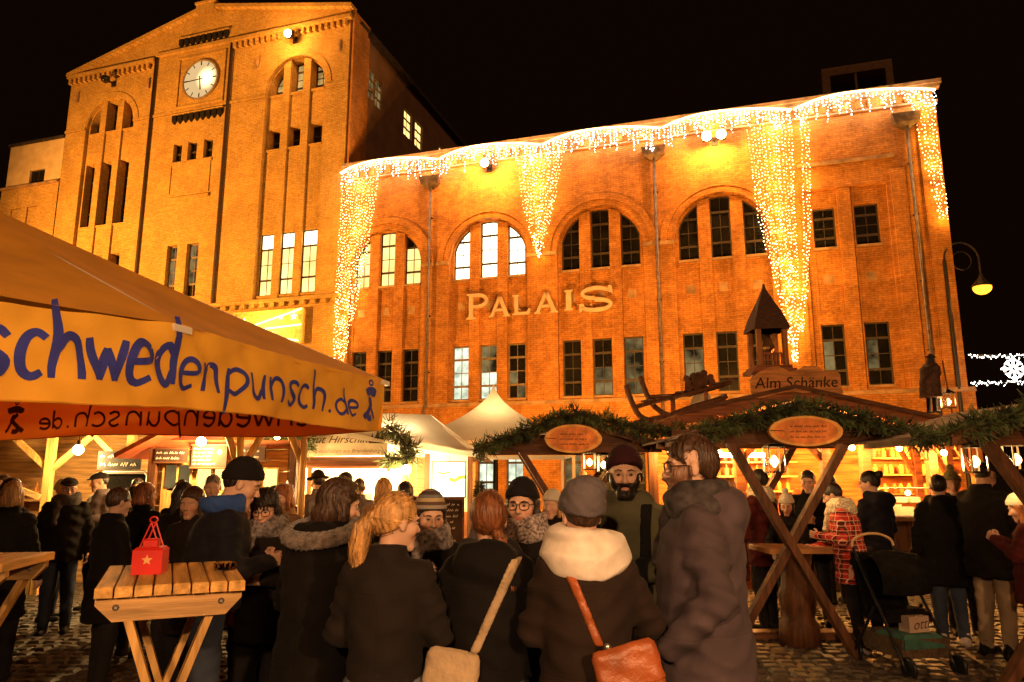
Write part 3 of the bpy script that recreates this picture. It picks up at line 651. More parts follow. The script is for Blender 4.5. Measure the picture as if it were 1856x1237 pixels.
mast((-.45, 20.2, 0), FROT, 'unseen added floodlight mast behind the white pagoda tent', (-2.2, 9, 6.5), 3200, 150, 2.8)
# ------------------------------------------------------------------ market materials
M_CANVO = mat('canvas_orange', (.97, .50, .05), .75, .06, 3, .3, 6, trans=.15)
for _n in M_CANVO.node_tree.nodes:
    if _n.type == 'BSDF_TRANSLUCENT':
        for _l in list(_n.inputs[0].links): M_CANVO.node_tree.links.remove(_l)
        _n.inputs[0].default_value = (.80, .10, .01, 1)
M_CANVR = mat('canvas_roof', (.85, .38, .035), .8, .1, 2, .2, 5, trans=.12)
M_BLUE = mat('print_blue', (.035, .045, .34), .8, .1)
M_PRINTD = mat('print_through', (.16, .03, .01), .8, .1)
M_CANVW = mat('canvas_white', (.82, .74, .60), .6, .06, 2.5, .25, 4, trans=.35)
M_WD = wood('wood_dark', (.13, .05, .02), 'z'); M_WDX = wood('wood_dark_x', (.14, .055, .022), 'x'); M_WDY = wood('wood_dark_y', (.12, .048, .02), 'y')
M_WL = wood('wood_light', (.66, .38, .12), 'z'); M_WLX = wood('wood_light_x', (.55, .32, .12), 'x'); M_WLY = wood('wood_light_y', (.78, .42, .11), 'y')
M_WR = wood('wood_red', (.30, .10, .035), 'x'); M_SLICE = mat('wood_slice', (.78, .24, .045), .6, .25, 9, .2, 20); M_SAP = mat('sapwood', (.85, .42, .10), .6, .2, 9)
M_BOARD = mat('chalkboard', (.05, .022, .012), .8, .3, 5); M_BOARDB = mat('board_black', (.015, .012, .010), .7, .3, 5)
M_CHALK = mat('chalk', (.75, .62, .50), .9, .1); M_INK = mat('ink_brown', (.06, .035, .02), .8)
M_FIR = mat('fir_needle', (.045, .075, .028), .7, .6, 9, c2=(.10, .13, .045)); M_TWIG = mat('twig', (.06, .035, .02), .8)
M_WHITE = mat('white_metal', (.75, .70, .62), .5, .05); M_STEEL = mat('steel', (.5, .48, .45), .3, .1, metal=.9)
M_SIGNW = mat('sign_cream', (.80, .70, .50), .7, .06); M_RED = mat('red_paint', (.62, .02, .012), .45, .12)
M_GLASSC = None
def clear_glass():
    m, t, N, Lk, P = nodes('clear_glass'); P.inputs['Base Color'].default_value = (1, .96, .9, 1); P.inputs['Roughness'].default_value = .03; P.inputs['Transmission Weight'].default_value = 1; P.inputs['IOR'].default_value = 1.1
    return m
M_GLASSC = clear_glass()
M_LANT = glow('lantern_flame', (1, .70, .30), 28.0, False)
M_LED = glow('white_panel', (1, .90, .72), 2.2, True)
def put_text(par, s, size, c, right, up, m, shear=0.0, name='lettering', lines=None):
    b = B(); c = Vector(c); right = Vector(right).normalized(); up = Vector(up).normalized()
    for i, t in enumerate(lines or [s]):
        v, f = text_geo(t, size, shear); b.add([c + right * p[0] + up * (p[1] - i * size * 1.25) for p in v], f)
    return b.go(name, m, par)
def smooth_line(pts, k=4):
    out = []; n = len(pts)
    for i in range(n - 1):
        p0, p1, p2, p3 = (Vector(pts[max(i - 1, 0)]), Vector(pts[i]), Vector(pts[i + 1]), Vector(pts[min(i + 2, n - 1)]))
        for j in range(k):
            t = j / k; out.append(tuple(.5 * ((2 * p1) + (p2 - p0) * t + (2 * p0 - 5 * p1 + 4 * p2 - p3) * t * t + (3 * p1 - p0 - 3 * p2 + p3) * t ** 3)))
    out.append(tuple(pts[-1])); return out
GL = {'s': [[(.9, .85), (.6, 1), (.25, .95), (.15, .7), (.5, .5), (.85, .3), (.7, .05), (.35, 0), (.05, .15)]], 'c': [[(.95, .88), (.6, 1), (.25, .85), (.08, .5), (.2, .15), (.55, 0), (.95, .12)]],
      'h': [[(.0, 1.8), (.14, 1.3), (.15, 0)], [(.15, .55), (.4, .95), (.7, .95), (.86, .7), (.88, 0)]], 'w': [[(0, 1), (.25, .02)], [(.25, .02), (.5, .78)], [(.5, .78), (.75, .02)], [(.75, .02), (1, 1)]],
      'e': [[(.12, .5), (.9, .58), (.84, .86), (.5, 1), (.2, .85), (.08, .5), (.2, .15), (.5, 0), (.9, .15)]], 'd': [[(.85, .75), (.5, .98), (.2, .8), (.1, .45), (.25, .08), (.55, .02), (.85, .35)], [(.8, 1.75), (.86, 1), (.9, 0)]],
      'n': [[(.12, 1), (.15, 0)], [(.15, .55), (.4, .95), (.7, .95), (.86, .7), (.9, 0)]], 'p': [[(.25, 1), (.15, .2), (.0, -.75)], [(.2, .75), (.5, 1), (.85, .85), (.88, .45), (.5, .05), (.15, .2)]],
      'u': [[(.1, 1), (.12, .35), (.32, .02), (.6, .06), (.85, .4)], [(.85, 1), (.92, 0)]], '.': [[(.3, .02), (.7, .1)]]}

# ------------------------------------------------------------------ orange parasol with lettered valance
par = empty('market_parasol', (-4.14, 4.9, 0), 0, 'large orange market parasol lettered schwedenpunsch.de in blue', 'parasol')
PO = Vector((-4.14, 4.9, 0)); A = Vector((-1.15, 6.5, 0)) - PO; e1 = Vector((-.29, -.957, 0)); e2 = Vector((-.957, .29, 0)); e3 = Vector((-.443, -.897, 0)).normalized()
Bp = A + e1 * 2.55; Cp = Bp + e3 * 2.4; Dp = A + e2 * 4.8; Ep = Dp + e1 * 2.4; Fp = Ep + e1 * 2.6
peak = Vector((0, 0, 3.72)); ZE = 2.5
corners = [A, Bp, Cp, Fp, Ep, Dp]
for k in range(6):
    p, q = corners[k], corners[(k + 1) % 6]; n = 12; v = []; f = []
    for j in range(n + 1):
        for i in range(n + 1):
            s, t = i / n, j / n; ed = p.lerp(q, s) + Vector((0, 0, ZE)); pt = ed.lerp(peak, t)
            pt.z -= .10 * math.sin(math.pi * s) * (1 - t) * (.3 + .7 * math.sin(math.pi * min(t + .1, 1))) + .02 * math.sin(math.pi * t); v.append(pt)
    f = [(j * (n + 1) + i, j * (n + 1) + i + 1, (j + 1) * (n + 1) + i + 1, (j + 1) * (n + 1) + i) for j in range(n) for i in range(n)]
    mk('canopy_panel', v, f, M_CANVR, par, True)
    B().tube([tuple(p + Vector((0, 0, ZE - .02))), tuple(peak - Vector((0, 0, .06)))], .018, 6).go('rib', M_WHITE, par)
    m_ = (p * .5) + Vector((0, 0, (ZE + peak.z) / 2 - .06)); B().tube([tuple(m_), (0, 0, 2.3)], .014, 5).go('strut', M_WHITE, par)
    if k in (0, 1): B().box(-.07, .07, -.02, .02, -.02, .02).xf(Matrix.Translation(p + Vector((0, 0, ZE - .03))) @ Matrix.Rotation(math.atan2(e1.y, e1.x), 4, 'Z')).go('clip', M_WHITE, par)
B().lathe([(.03, 0), (.03, 3.7), (.05, 3.72), (.05, 3.8)], n=12).go('pole', M_WHITE, par); B().lathe([(.45, 0), (.45, .1), (.1, .14), (.06, .3)], n=16).go('base', M_IRON, par)
def near(a, b, off):
    if a <= 2.55: p = A + e1 * a; n_ = Vector((.957, -.29, 0)); sag = .02 * math.sin(math.pi * a / 2.55)
    else:
        p = Bp + e3 * (a - 2.55); n_ = Vector((.897, -.443, 0)); sag = .115 * math.sin(math.pi * min((a - 2.55) / 2.0, 1) * .5)
    fold = .030 * math.sin(a * 5.1 + b * 4) * (-b / .45) + .016 * math.sin((a - 2.55) * 16 - b * 18) * max(0, 1 - abs(a - 2.6) * .8) + .009 * math.sin(a * 13 + b * 21) + .006 * math.sin(a * 31 - b * 17)
    return tuple(p + n_ * (fold + off) + Vector((0, 0, ZE - sag + b * (1 + .03 * math.sin(a * 3)))))
def far(a, b, off):
    p = A + e2 * a; n_ = e1; fold = .03 * math.sin(a * 4 + 1) * (-b / .45) + .008 * math.sin(a * 17 + b * 9)
    return tuple(p + n_ * (fold + off) + Vector((0, 0, ZE - .02 * math.sin(math.pi * a / 4.8) + b * (1.0 + .06 * math.sin(a * 1.6)))))
def left(a, b, off): return tuple(Dp + (Fp - Dp) * (a / 5.0) + e2 * (off + .02 * math.sin(a * 6)) + Vector((0, 0, ZE + b)))
def back(a, b, off): return tuple(Cp + (Fp - Cp) * (a / 5.0) + Vector((0, 0, ZE + b)) + e1 * (.02 * math.sin(a * 6)))
for fn, L_ in ((near, 4.95), (far, 4.8), (left, 5.0), (back, 5.0)):
    n = 110; v = [fn(L_ * i / n, -.45 * j / 8, 0) for i in range(n + 1) for j in range(9)]
    mk('valance', v, [(i * 9 + j, i * 9 + j + 1, (i + 1) * 9 + j + 1, (i + 1) * 9 + j) for i in range(n) for j in range(8)], M_CANVO, par, True)
    B().tube([fn(L_ * i / n, -.452, 0) for i in range(n + 1)], .006, 4).go('hem', M_CANVO, par)
SPANS = [('s', 3.572, 3.439), ('c', 3.41, 3.287), ('h', 3.271, 3.102), ('w', 3.076, 2.889), ('e', 2.87, 2.715), ('d', 2.688, 2.552), ('e', 2.522, 2.378), ('n', 2.345, 2.174), ('p', 2.153, 1.945), ('u', 1.917, 1.753), ('n', 1.717, 1.54),
         ('s', 1.48, 1.351), ('c', 1.329, 1.185), ('h', 1.155, .961), ('.', .93, .875), ('d', .821, .675), ('e', .666, .522)]
def smallset(i): return .72 if i > 14 else 1.0
def resamp(pts, st=.03):
    out = [pts[0]]
    for p, q in zip(pts, pts[1:]):
        k = max(1, int(math.dist(p, q) / st))
        out += [(p[0] + (q[0] - p[0]) * j / k, p[1] + (q[1] - p[1]) * j / k) for j in range(1, k + 1)]
    return out
for i, (ch, a0, a1) in enumerate(SPANS):
    hgt = (.165 + .05 * (i < 6)) * smallset(i); base = -.345 + (.01 if i < 6 else 0); g = GL[ch]
    wd = .030 + (.012 if i < 6 else 0); wd *= smallset(i) ** .5; b = B()
    for stx in g:
        line = smooth_line(stx) if ch not in 'w.' else stx
        pts = resamp([(a0 + (a1 - a0) * p[0], base + hgt * p[1]) for p in line]); n = len(pts)
        b.ribbon(pts, [wd * (.8 + .35 * math.sin(3.1 * k / max(n - 1, 1))) for k in range(n)], near, .005)
    b.go('letter', M_BLUE, par)
    m_ = [(.45 + (3.69 - a0) * 1.12, .45 + (3.69 - a1) * 1.12)][0]; b = B()
    for stx in g:
        line = smooth_line(stx) if ch not in 'w.' else stx
        b.ribbon(resamp([(m_[0] + (m_[1] - m_[0]) * p[0], -.36 + .15 * smallset(i) * p[1]) for p in line]), .026, far, .007)
    b.go('letter_from_behind', M_PRINTD, par)
def emblem(fn, mp, m, off):
    b = B()
    for line, wd in (([(.5 + .1 * math.cos(t), 1.02 + .07 * math.sin(t)) for t in [k * .7 for k in range(10)]], .016), ([(.05, .72), (.3, .8), (.6, .82), (.98, .74)], .05), ([(.15, .68), (.5, .72), (.9, .67)], .03),
                     ([(.35, .62), (.55, .5), (.6, .38), (.35, .2), (.25, .1)], .045), ([(.6, .62), (.75, .4), (.62, .3)], .02), ([(.1, .02), (.25, .12), (.45, .02), (.6, .05)], .05), ([(.7, .3), (.85, .08), (.95, .02)], .035)):
        b.ribbon(resamp([mp(p) for p in smooth_line(line)]), wd, fn, off)
    b.go('emblem', m, par)
emblem(near, lambda p: (.385 - .225 * p[0], -.36 + .30 * p[1]), M_BLUE, .005)
emblem(far, lambda p: (4.2 + .25 * p[0], -.38 + .30 * p[1]), M_PRINTD, .007)
emblem(left, lambda p: (.25 + .3 * p[0], -.38 + .30 * p[1]), M_PRINTD, -.03)

# ------------------------------------------------------------------ small helpers for the stalls
def boards(par_, x0, x1, y, z0, z1, m, wdt=.16, vert=True, name='board', th=.025):
    """a boarded wall in the xz plane, each board a piece"""
    k = x0 if vert else z0; end = x1 if vert else z1
    while k < end - .01:
        e = min(k + wdt, end); j = rnd.uniform(-.004, .004)
        (B().box(k + .003, e - .003, y + j, y + th + j, z0, z1) if vert else B().box(x0, x1, y + j, y + th + j, k + .003, e - .003)).go(name, m, par_)
        k = e
def sawn(par_, a, b, w_, h_, m, name='post'): return B().beam(a, b, w_, h_).go(name, m, par_)
def bulb(loc, label, watt=60, r=.05, col=(1, .62, .22), drop=.25, grp='bare bulbs lighting the stalls'):
    o = empty('bulb_lamp', loc, 0, label, 'lamp', grp)
    B().tube([(0, 0, drop), (0, 0, r)], .006, 4).go('cable', M_IRON, o); B().lathe([(.025, r * .8), (.025, r + .06)], n=8).go('socket', M_IRON, o)
    B().ball((0, 0, 0), r, 10, 8).go('bulb', M_BULB, o, True); lamp('bulb_light', (0, -.02, -r - .03), watt, col, .06, o); return o
def lantern(loc, label, s=1.0, watt=22, grp='glass lanterns hanging under the shelter roofs'):
    o = empty('lantern', loc, 0, label, 'lantern', grp); h, w_ = .22 * s, .07 * s
    B().box(-w_, w_, -w_, w_, -h, -h + .015).go('base', M_IRON, o); B().box(-w_, w_, -w_, w_, 0, .015).add([(-w_, -w_, .015), (w_, -w_, .015), (w_, w_, .015), (-w_, w_, .015), (0, 0, .08 * s)], [(0, 1, 4), (1, 2, 4), (2, 3, 4), (3, 0, 4)]).go('casing', M_IRON, o)
    for x in (-w_, w_):
        for y in (-w_, w_): B().box(x - .006, x + .006, y - .006, y + .006, -h + .015, 0).go('bar', M_STEEL, o)
    [B().box(-w_ + .008, w_ - .008, q - .001, q + .001, -h + .016, -.001).go('pane', M_GLASSC, o) for q in (-w_ + .003, w_ - .003)]
    B().ball((0, 0, -h * .55), (.028 * s, .028 * s, .055 * s), 8, 6).go('flame_bulb', M_LANT, o, True)
    B().tube([(0, 0, .08 * s), (0, 0, .08 * s + .12)], .005, 4).go('hook', M_IRON, o)
    lamp('lantern_light', (0, 0, -h * .55), watt, (1, .52, .16), .05, o); return o
def garland(label, pts, r=.085, per=620, grp=None, cat='garland', name='fir_garland', nl=.085, seed=1):
    q = random.Random(seed); o = empty(name, pts[0], 0, label, cat, grp); p0 = Vector(pts[0]); P_ = [Vector(p) - p0 for p in smooth_line(pts, 6)]
    B().tube([tuple(p) for p in P_], .02, 5).go('stem', M_TWIG, o)
    v = []; f = []
    for a, b in zip(P_, P_[1:]):
        d = b - a; n = int(per * d.length); dn = d.normalized() if d.length else Vector((1, 0, 0))
        for _ in range(n):
            c = a + d * q.random(); rad = Vector((q.gauss(0, 1), q.gauss(0, 1), q.gauss(0, 1))); rad -= dn * rad.dot(dn); rad.normalize()
            lump = .7 + .5 * math.sin(c.x * 9 + c.z * 5 + seed) * math.sin(c.x * 23 + seed * 2); s = c + rad * r * q.random() * lump; t = s + (rad * .75 + dn * q.uniform(-.7, .9) + Vector((0, 0, -.15))).normalized() * nl * q.uniform(.5, 1.2)
            w_ = (t - s).cross(Vector((q.gauss(0, 1), q.gauss(0, 1), q.gauss(0, 1)))).normalized() * .0085
            k = len(v); v += [s - w_, s + w_, t + w_ * .3, t - w_ * .3]; f.append((k, k + 1, k + 2, k + 3))
    mk('needles', v, f, M_FIR, o, kind='stuff'); return o
def chalk_lines(par_, x0, x1, z0, z1, y, n, seed, m=None, wd=.012):
    """rows of handwriting too small to read"""
    q = random.Random(seed); b = B(); dz = (z1 - z0) / n
    for i in range(n):
        z = z1 - (i + .6) * dz; x = x0; e = x1 - q.uniform(0, .25) * (x1 - x0)
        while x < e:
            wl = q.uniform(.25, .8) * dz * 2; pts = []; k = 0
            while k * dz * .16 < wl and x + k * dz * .16 < e: pts.append((x + k * dz * .16, z + dz * (.26 if k % 2 else -.12) * q.uniform(.3, 1.2))); k += 1
            if len(pts) > 1: b.ribbon(pts, min(wd, dz * .16), lambda a, c, o_: (a, y, c))
            x += wl + dz * .3
    return b.go('writing', m or M_CHALK, par_, kind='stuff')

# ------------------------------------------------------------------ timber stall, far left (lit boards behind the parasol)
sa = empty('timber_stall', (-6.3, 10.6, 0), 0, 'open timber stall with bright yellow lit board walls, far left', 'stall')
boards(sa, -2.6, .9, 1.2, 0, 2.5, M_WLX, .22, False)
for x in (-2.3, -.35, .8): sawn(sa, (x, 0, 0), (x, 0, 2.3), .10, .10, M_WL)
sawn(sa, (-2.6, 0, 2.32), (1.0, 0, 2.32), .12, .14, M_WLX, 'beam'); sawn(sa, (-2.6, 1.1, 2.52), (1.0, 1.1, 2.52), .1, .12, M_WLX, 'beam')
for x0, x1 in ((-2.3, -1.6), (-.35, -1.0), (-.35, .25), (.8, .2)): sawn(sa, (x0, .02, 1.72), (x1, .02, 2.26), .07, .07, M_WL, 'brace')
sawn(sa, (-1.6, -.3, 1.86), (-.35, -.15, 1.35), .07, .07, M_WLX, 'rail')
B().box(-2.6, -.3, -.1, .35, .98, 1.04).go('counter', M_WLX, sa); boards(sa, -2.6, -.3, -.04, 0, .97, M_WL, .15)
B().add([(-2.9, -.5, 2.42), (1.2, -.5, 2.42), (1.2, 1.5, 2.85), (-2.9, 1.5, 2.85), (-2.9, -.5, 2.47), (1.2, -.5, 2.47), (1.2, 1.5, 2.9), (-2.9, 1.5, 2.9)], [(0, 1, 2, 3), (7, 6, 5, 4), (0, 4, 5, 1)]).go('roof', M_WLX, sa)
for k in range(9): B().lathe([(.03, 0), (.045, .02), (.04, .16), (.015, .2), (.015, .25)], (-2.4 + k * .22, .9, 1.3), 8).go('jar', mat('jar_%d' % (k % 3), ((.5, .2, .05), (.6, .5, .3), (.3, .08, .03))[k % 3], .3), sa)
B().box(-2.5, .2, .85, 1.15, 1.26, 1.295).go('shelf', M_WLX, sa)
bulb((-6.0, 10.15, 2.0), 'round glaring bulb hanging in the yellow lit timber stall', 120, .07)
s_ = empty('menu_sign', (-5.5, 10.3, 1.86), 0, 'black sign with white brush lettering on the timber stall', 'sign'); B().box(-.30, .30, 0, .03, -.13, .13).go('panel', M_BOARDB, s_); chalk_lines(s_, -.26, .29, -.11, .12, -.005, 2, 31, wd=.02)
s_ = empty('serving_hatch', (-5.42, 10.35, 1.5), 0, 'rounded white framed serving hatch below the black sign', 'hatch')
B().box(-.33, .33, 0, .03, -.2, .2).go('glass', M_GC if False else M_GD, s_); B().tube([(-.30, -.01, -.2), (-.33, -.01, -.16), (-.33, -.01, .15), (-.28, -.01, .2), (.28, -.01, .2), (.33, -.01, .15), (.33, -.01, -.16), (.30, -.01, -.2)], .03, 6, closed=True).go('surround', M_WHITE, s_)
# ------------------------------------------------------------------ red roofed hut
hb = empty('market_hut', (-4.0, 9.3, 0), 0, 'small wooden hut with red slanting roof and lit window panes', 'hut')
B().add([(-.85, -.35, 1.86), (.35, -.35, 2.5), (1.1, -.35, 2.18), (-.85, 1.4, 1.86), (.35, 1.4, 2.5), (1.1, 1.4, 2.18), (-.85, -.35, 1.92), (.35, -.35, 2.57), (1.1, -.35, 2.24), (-.85, 1.4, 1.92), (.35, 1.4, 2.57), (1.1, 1.4, 2.24)],
        [(0, 1, 4, 3), (1, 2, 5, 4), (6, 9, 10, 7), (7, 10, 11, 8), (0, 6, 7, 1), (1, 7, 8, 2), (0, 3, 9, 6)]).go('roof', mat('roof_red', (.42, .09, .03), .6, .2), hb)
boards(hb, -.55, 1.3, .05, 1.98, 2.1, M_WR, .12, False); boards(hb, -.55, -.5, .0, 0, 1.98, M_WD, .1)
d_ = B().box(-.42, -.05, .03, .07, .1, 1.9).go('door', M_WL, hb)
for x in (-.37, -.2): B().box(x, x + .13, .015, .029, 1.5, 1.78).go('pane', M_GDIM, d_)
for x in (.02, .24, .62, .86): w_ = B().box(x, x + .19, .02, .05, 1.15, 1.75).box(x - .012, x + .2, .0, .021, 1.44, 1.465).go('window', M_WL, hb); [B().box(x + .015, x + .175, .012, .0195, za, zb).go('pane', glow('pane_warm', (1, .62, .16), 1.6, True), w_) for za, zb in ((1.17, 1.43), (1.475, 1.73))]
boards(hb, -.55, 1.3, .08, 0, 1.14, M_WR, .14); boards(hb, -.55, 1.3, .09, 1.14, 1.98, M_WLX, .14, False); sawn(hb, (-.52, -.02, 0), (-.52, -.02, 1.98), .09, .09, M_WD); sawn(hb, (1.25, -.02, 0), (1.25, -.02, 2.0), .09, .09, M_WD)
for x, z, w_, h_, sd, lab, m_ in ((-.28, 1.9, .2, .075, 3, 'narrow dark board with chalk lettering over the hut door', M_BOARD), (.2, 1.89, .22, .13, 5, 'framed brown menu board with a round badge beside the hut lamp', M_BOARD), (.72, 1.92, .18, .08, 6, 'dark board with chalk lettering over the hut window panes', M_BOARD)):
    o = empty('menu_board', (-4.0 + x, 9.22, z), 0, lab, 'sign', 'boards on the red roofed hut'); B().box(-w_, w_, 0, .03, -h_, h_).go('panel', m_, o); B().box(-w_ - .02, w_ + .02, .005, .035, h_, h_ + .02).box(-w_ - .02, w_ + .02, .005, .035, -h_ - .02, -h_).go('frame', M_WDX, o)
    chalk_lines(o, -w_ * .9, w_ * (.45 if sd == 5 else .95), -h_ * .9, h_ * .9, -.004, 5 if sd == 5 else 2, sd)
    if sd == 5: B().add([(.13, -.005, .05)] + [(.13 + .035 * math.cos(k * .524), -.005, .05 + .035 * math.sin(k * .524)) for k in range(12)], [(0, 1 + k, 1 + (k + 1) % 12) for k in range(12)]).go('badge', M_SAP, o)
bulb((-3.82, 9.0, 2.06), 'glaring bulb above the framed menu board of the red roofed hut', 110, .06)
# ------------------------------------------------------------------ log pergola
pg = empty('log_pergola', (-3.35, 8.7, 0), 0, 'pergola of peeled yellow logs forming forked struts', 'pergola')
for a, e, r_ in (((.13, 0, 0), (.12, 0, 2.3), .045), ((-.1, 0, 2.28), (.1, .02, 1.75), .04), ((.45, 0, 2.28), (.14, .02, 1.72), .04), ((.62, 0, 2.28), (.86, .02, 1.8), .04), ((.86, 0, 0), (.88, 0, 2.35), .04), ((-.3, 0, 2.32), (1.5, 0, 2.34), .045)): B().tube([a, tuple((Vector(a) + Vector(e)) / 2 + Vector((.012, 0, .01))), e], [r_, r_ * 1.1, r_ * .92], 8).go('log', M_WL, pg, True)
o = empty('paper_star', (-2.55, 8.4, 1.48), 0, 'pale diamond shaped paper lantern by the log pergola', 'lantern'); B().add([(0, 0, .12), (.055, -.05, 0), (-.055, -.05, 0), (0, .06, 0), (0, 0, -.12)], [(0, 2, 1), (0, 1, 3), (0, 3, 2), (4, 1, 2), (4, 3, 1), (4, 2, 3)]).go('shade', glow('paper_glow', (1, .66, .3), 1.6, True), o); B().tube([(0, 0, .12), (0, 0, .8)], .004, 4).go('cord', M_IRON, o)

# ------------------------------------------------------------------ game meat stall with white roof
gs = empty('food_stall', (-2.3, 12.0, 0), 0, 'brightly lit food stall with a cream Gut Hirschaue sign', 'stall')
sg = B().add([(-1.10, -.3, 1.95), (.30, -.3, 1.97), (.30, -.1, 2.42), (-1.10, -.1, 2.38), (-1.10, -.27, 1.95), (.30, -.27, 1.97), (.30, -.07, 2.42), (-1.10, -.07, 2.38)], [(0, 1, 2, 3), (7, 6, 5, 4), (0, 4, 5, 1), (3, 2, 6, 7), (1, 5, 6, 2), (0, 3, 7, 4)]).go('sign_board', M_SIGNW, gs)
put_text(sg, 'Gut Hirschaue', .19, (-.45, -.215, 2.22), (1, 0, .014), (0, .4, 1), M_INK, .3); put_text(sg, 'Wildspezialitäten aus Brandenburg', .088, (-.42, -.30, 2.035), (1, 0, .014), (0, .4, 1), mat('ink_tan', (.30, .20, .10), .8), .25)
for x, s in ((.04, .8), (.13, 1.1), (.20, .9)): B().add([(x + dx * s * .05, -.19 + (z - .1) * .4 - .012, 2.16 + z * s) for z, dx in ((0, -1), (0, 1), (.10, -.5), (.10, .5), (.08, -.8), (.08, .8), (.16, -.25), (.16, .25), (.22, 0))], [(0, 1, 3, 2), (4, 5, 7, 6), (6, 7, 8)]).go('tree_motif', M_INK, sg)
B().add([(-1.3, -.55, 1.80), (.62, -.55, 1.80), (.6, -.25, 1.95), (-1.2, -.25, 1.95), (-1.3, -.55, 1.76), (.62, -.55, 1.76), (.6, -.2, 1.90), (-1.2, -.2, 1.90)], [(0, 1, 2, 3), (7, 6, 5, 4), (0, 4, 5, 1)]).go('awning_flap', M_WR, gs)
for x in (-1.25, -.98, .55, .92, 1.62): sawn(gs, (x, 0, 0), (x, 0, 2.0), .08, .08, M_WL if x < .9 else M_WD)
boards(gs, -1.25, 1.62, -.02, 0, 1.08, M_WR, .16); B().box(-1.3, .95, -.25, .3, 1.08, 1.13).go('counter', M_WLX, gs)
boards(gs, -1.25, 1.62, 1.7, 0, 2.3, M_SIGNW, .3); B().box(-1.25, -1.2, 0, 1.7, 0, 2.0).go('side_wall', M_SIGNW, gs); B().box(1.57, 1.62, .05, 1.7, 0, 2.0).go('side_wall', M_SIGNW, gs); boards(gs, .58, .9, .0, 1.09, 1.95, M_WR, .16)
B().add([(-1.4, -.1, 2.45), (1.75, -.1, 2.0), (1.75, 1.9, 2.0), (-1.4, 1.9, 2.45)], [(0, 1, 2, 3)]).go('ceiling', M_SIGNW, gs)
# white tarpaulin roof: ridge and sloping end
n = 14; v = []
for j in range(n + 1):
    for i in range(n + 1):
        s, t = i / n, j / n; p = Vector((-1.5, -.45, 2.42)).lerp(Vector((1.95, -.5, 1.90)), s).lerp(Vector((-1.5, 1.0, 2.80)).lerp(Vector((.85, 1.0, 2.72)), s), t)
        p.z += .025 * math.sin(s * 17 + t * 5) * (1 - t) * t * 3 - .10 * math.sin(math.pi * t) * s + .006 * math.sin(s * 40 + t * 22); v.append(p)
mk('tarpaulin', v, [(j * (n + 1) + i, j * (n + 1) + i + 1, (j + 1) * (n + 1) + i + 1, (j + 1) * (n + 1) + i) for j in range(n) for i in range(n)], M_CANVW, gs, True)
B().add([(1.95, -.5, 1.90), (.85, 1.0, 2.72), (1.95, 2.3, 1.90)], [(0, 1, 2)]).add([(.85, 1, 2.72), (-1.5, 1, 2.8), (-1.5, 2.3, 2.2), (1.95, 2.3, 1.9)], [(0, 1, 2, 3)]).go('tarpaulin_end', M_CANVW, gs)
B().box(1.0, 1.56, -.06, -.02, 1.30, 1.88).go('poster_box', M_IRON, gs)
ps = B().add([(1.02, -.062, 1.32), (1.54, -.062, 1.32), (1.54, -.062, 1.86), (1.02, -.062, 1.86)], [(0, 1, 2, 3)]).go('lit_poster', M_LED, gs)
B().ribbon([(1.1, 1.70), (1.2, 1.68), (1.3, 1.71)], .03, lambda a, c, o_: (a, -.066, c)).ribbon([(1.28, 1.60), (1.38, 1.57), (1.45, 1.62), (1.54, 1.63)], .06, lambda a, c, o_: (a, -.066, c)).go('poster_motif', mat('poster_gold', (.55, .33, .08), .7), ps)
o = empty('menu_board', (-3.62, 11.72, 1.52), 0, 'tall brown menu board with white writing at the edge of the food stall', 'sign'); B().box(-.03, .24, 0, .03, -.28, .26).go('panel', M_BOARD, o); chalk_lines(o, 0, .22, -.26, .24, -.004, 7, 11, wd=.016)
o = empty('chalk_board', (-1.0, 10.6, .93), 0, 'dark chalkboard full of white handwriting below the lit poster', 'chalkboard'); B().box(-.29, .29, 0, .04, -.42, .38).go('panel', M_BOARD, o); B().box(-.32, .32, -.005, .045, .38, .41).box(-.32, -.29, -.005, .045, -.9, .38).box(.29, .32, -.005, .045, -.9, .38).go('frame', M_WDX, o); chalk_lines(o, -.26, .27, -.38, .36, -.006, 9, 21)
bulb((-3.72, 11.3, 1.78), 'glaring bulb at the menu board end of the food stall', 130, .07); bulb((-1.62, 11.3, 1.74), 'larger glaring bulb beside the lit poster of the food stall', 150, .075); bulb((-1.92, 11.45, 1.66), 'smaller glaring bulb in front of the food stall opening', 60, .055)
bulb((-3.5, 10.9, 2.22), 'small round bulb in the fir twigs above the menu board', 25, .045)
lamp('stall_light', (.3, .6, 2.2), 100, (1, .7, .36), .1, gs); lamp('stall_light', (-.4, .9, 1.75), 190, (1, .72, .34), .15, gs); lamp('stall_light', (.35, .5, 1.75), 90, (1, .7, .3), .1, gs); lamp('stall_light', (-.9, .7, 1.7), 90, (1, .7, .3), .1, gs)
for x, y, z, s in ((-.6, .6, 1.13, 1), (-.2, .7, 1.13, 1.2), (.2, .6, 1.13, .9), (-.85, .75, 1.13, 1)): B().lathe([(.07 * s, 0), (.09 * s, .1), (.08 * s, .22), (.03, .26)], (x, y, z), 10).go('pot', M_STEEL, gs)
garland('bushy fir branches hanging over the menu board end of the Gut Hirschaue sign', [(-3.95, 11.5, 2.02), (-3.6, 11.4, 2.22), (-3.3, 11.5, 2.3), (-3.25, 11.6, 2.05)], .16, 900, 'fir branches on the food stall', 'fir branches', 'fir_branch', .16, 3)
garland('bushy fir branches hanging at the tree motif end of the Gut Hirschaue sign', [(-1.98, 11.5, 2.42), (-1.8, 11.4, 2.3), (-1.65, 11.35, 2.12), (-1.5, 11.4, 1.98), (-1.8, 11.35, 1.88), (-1.98, 11.4, 1.9)], .15, 900, 'fir branches on the food stall', 'fir branches', 'fir_branch', .16, 5)
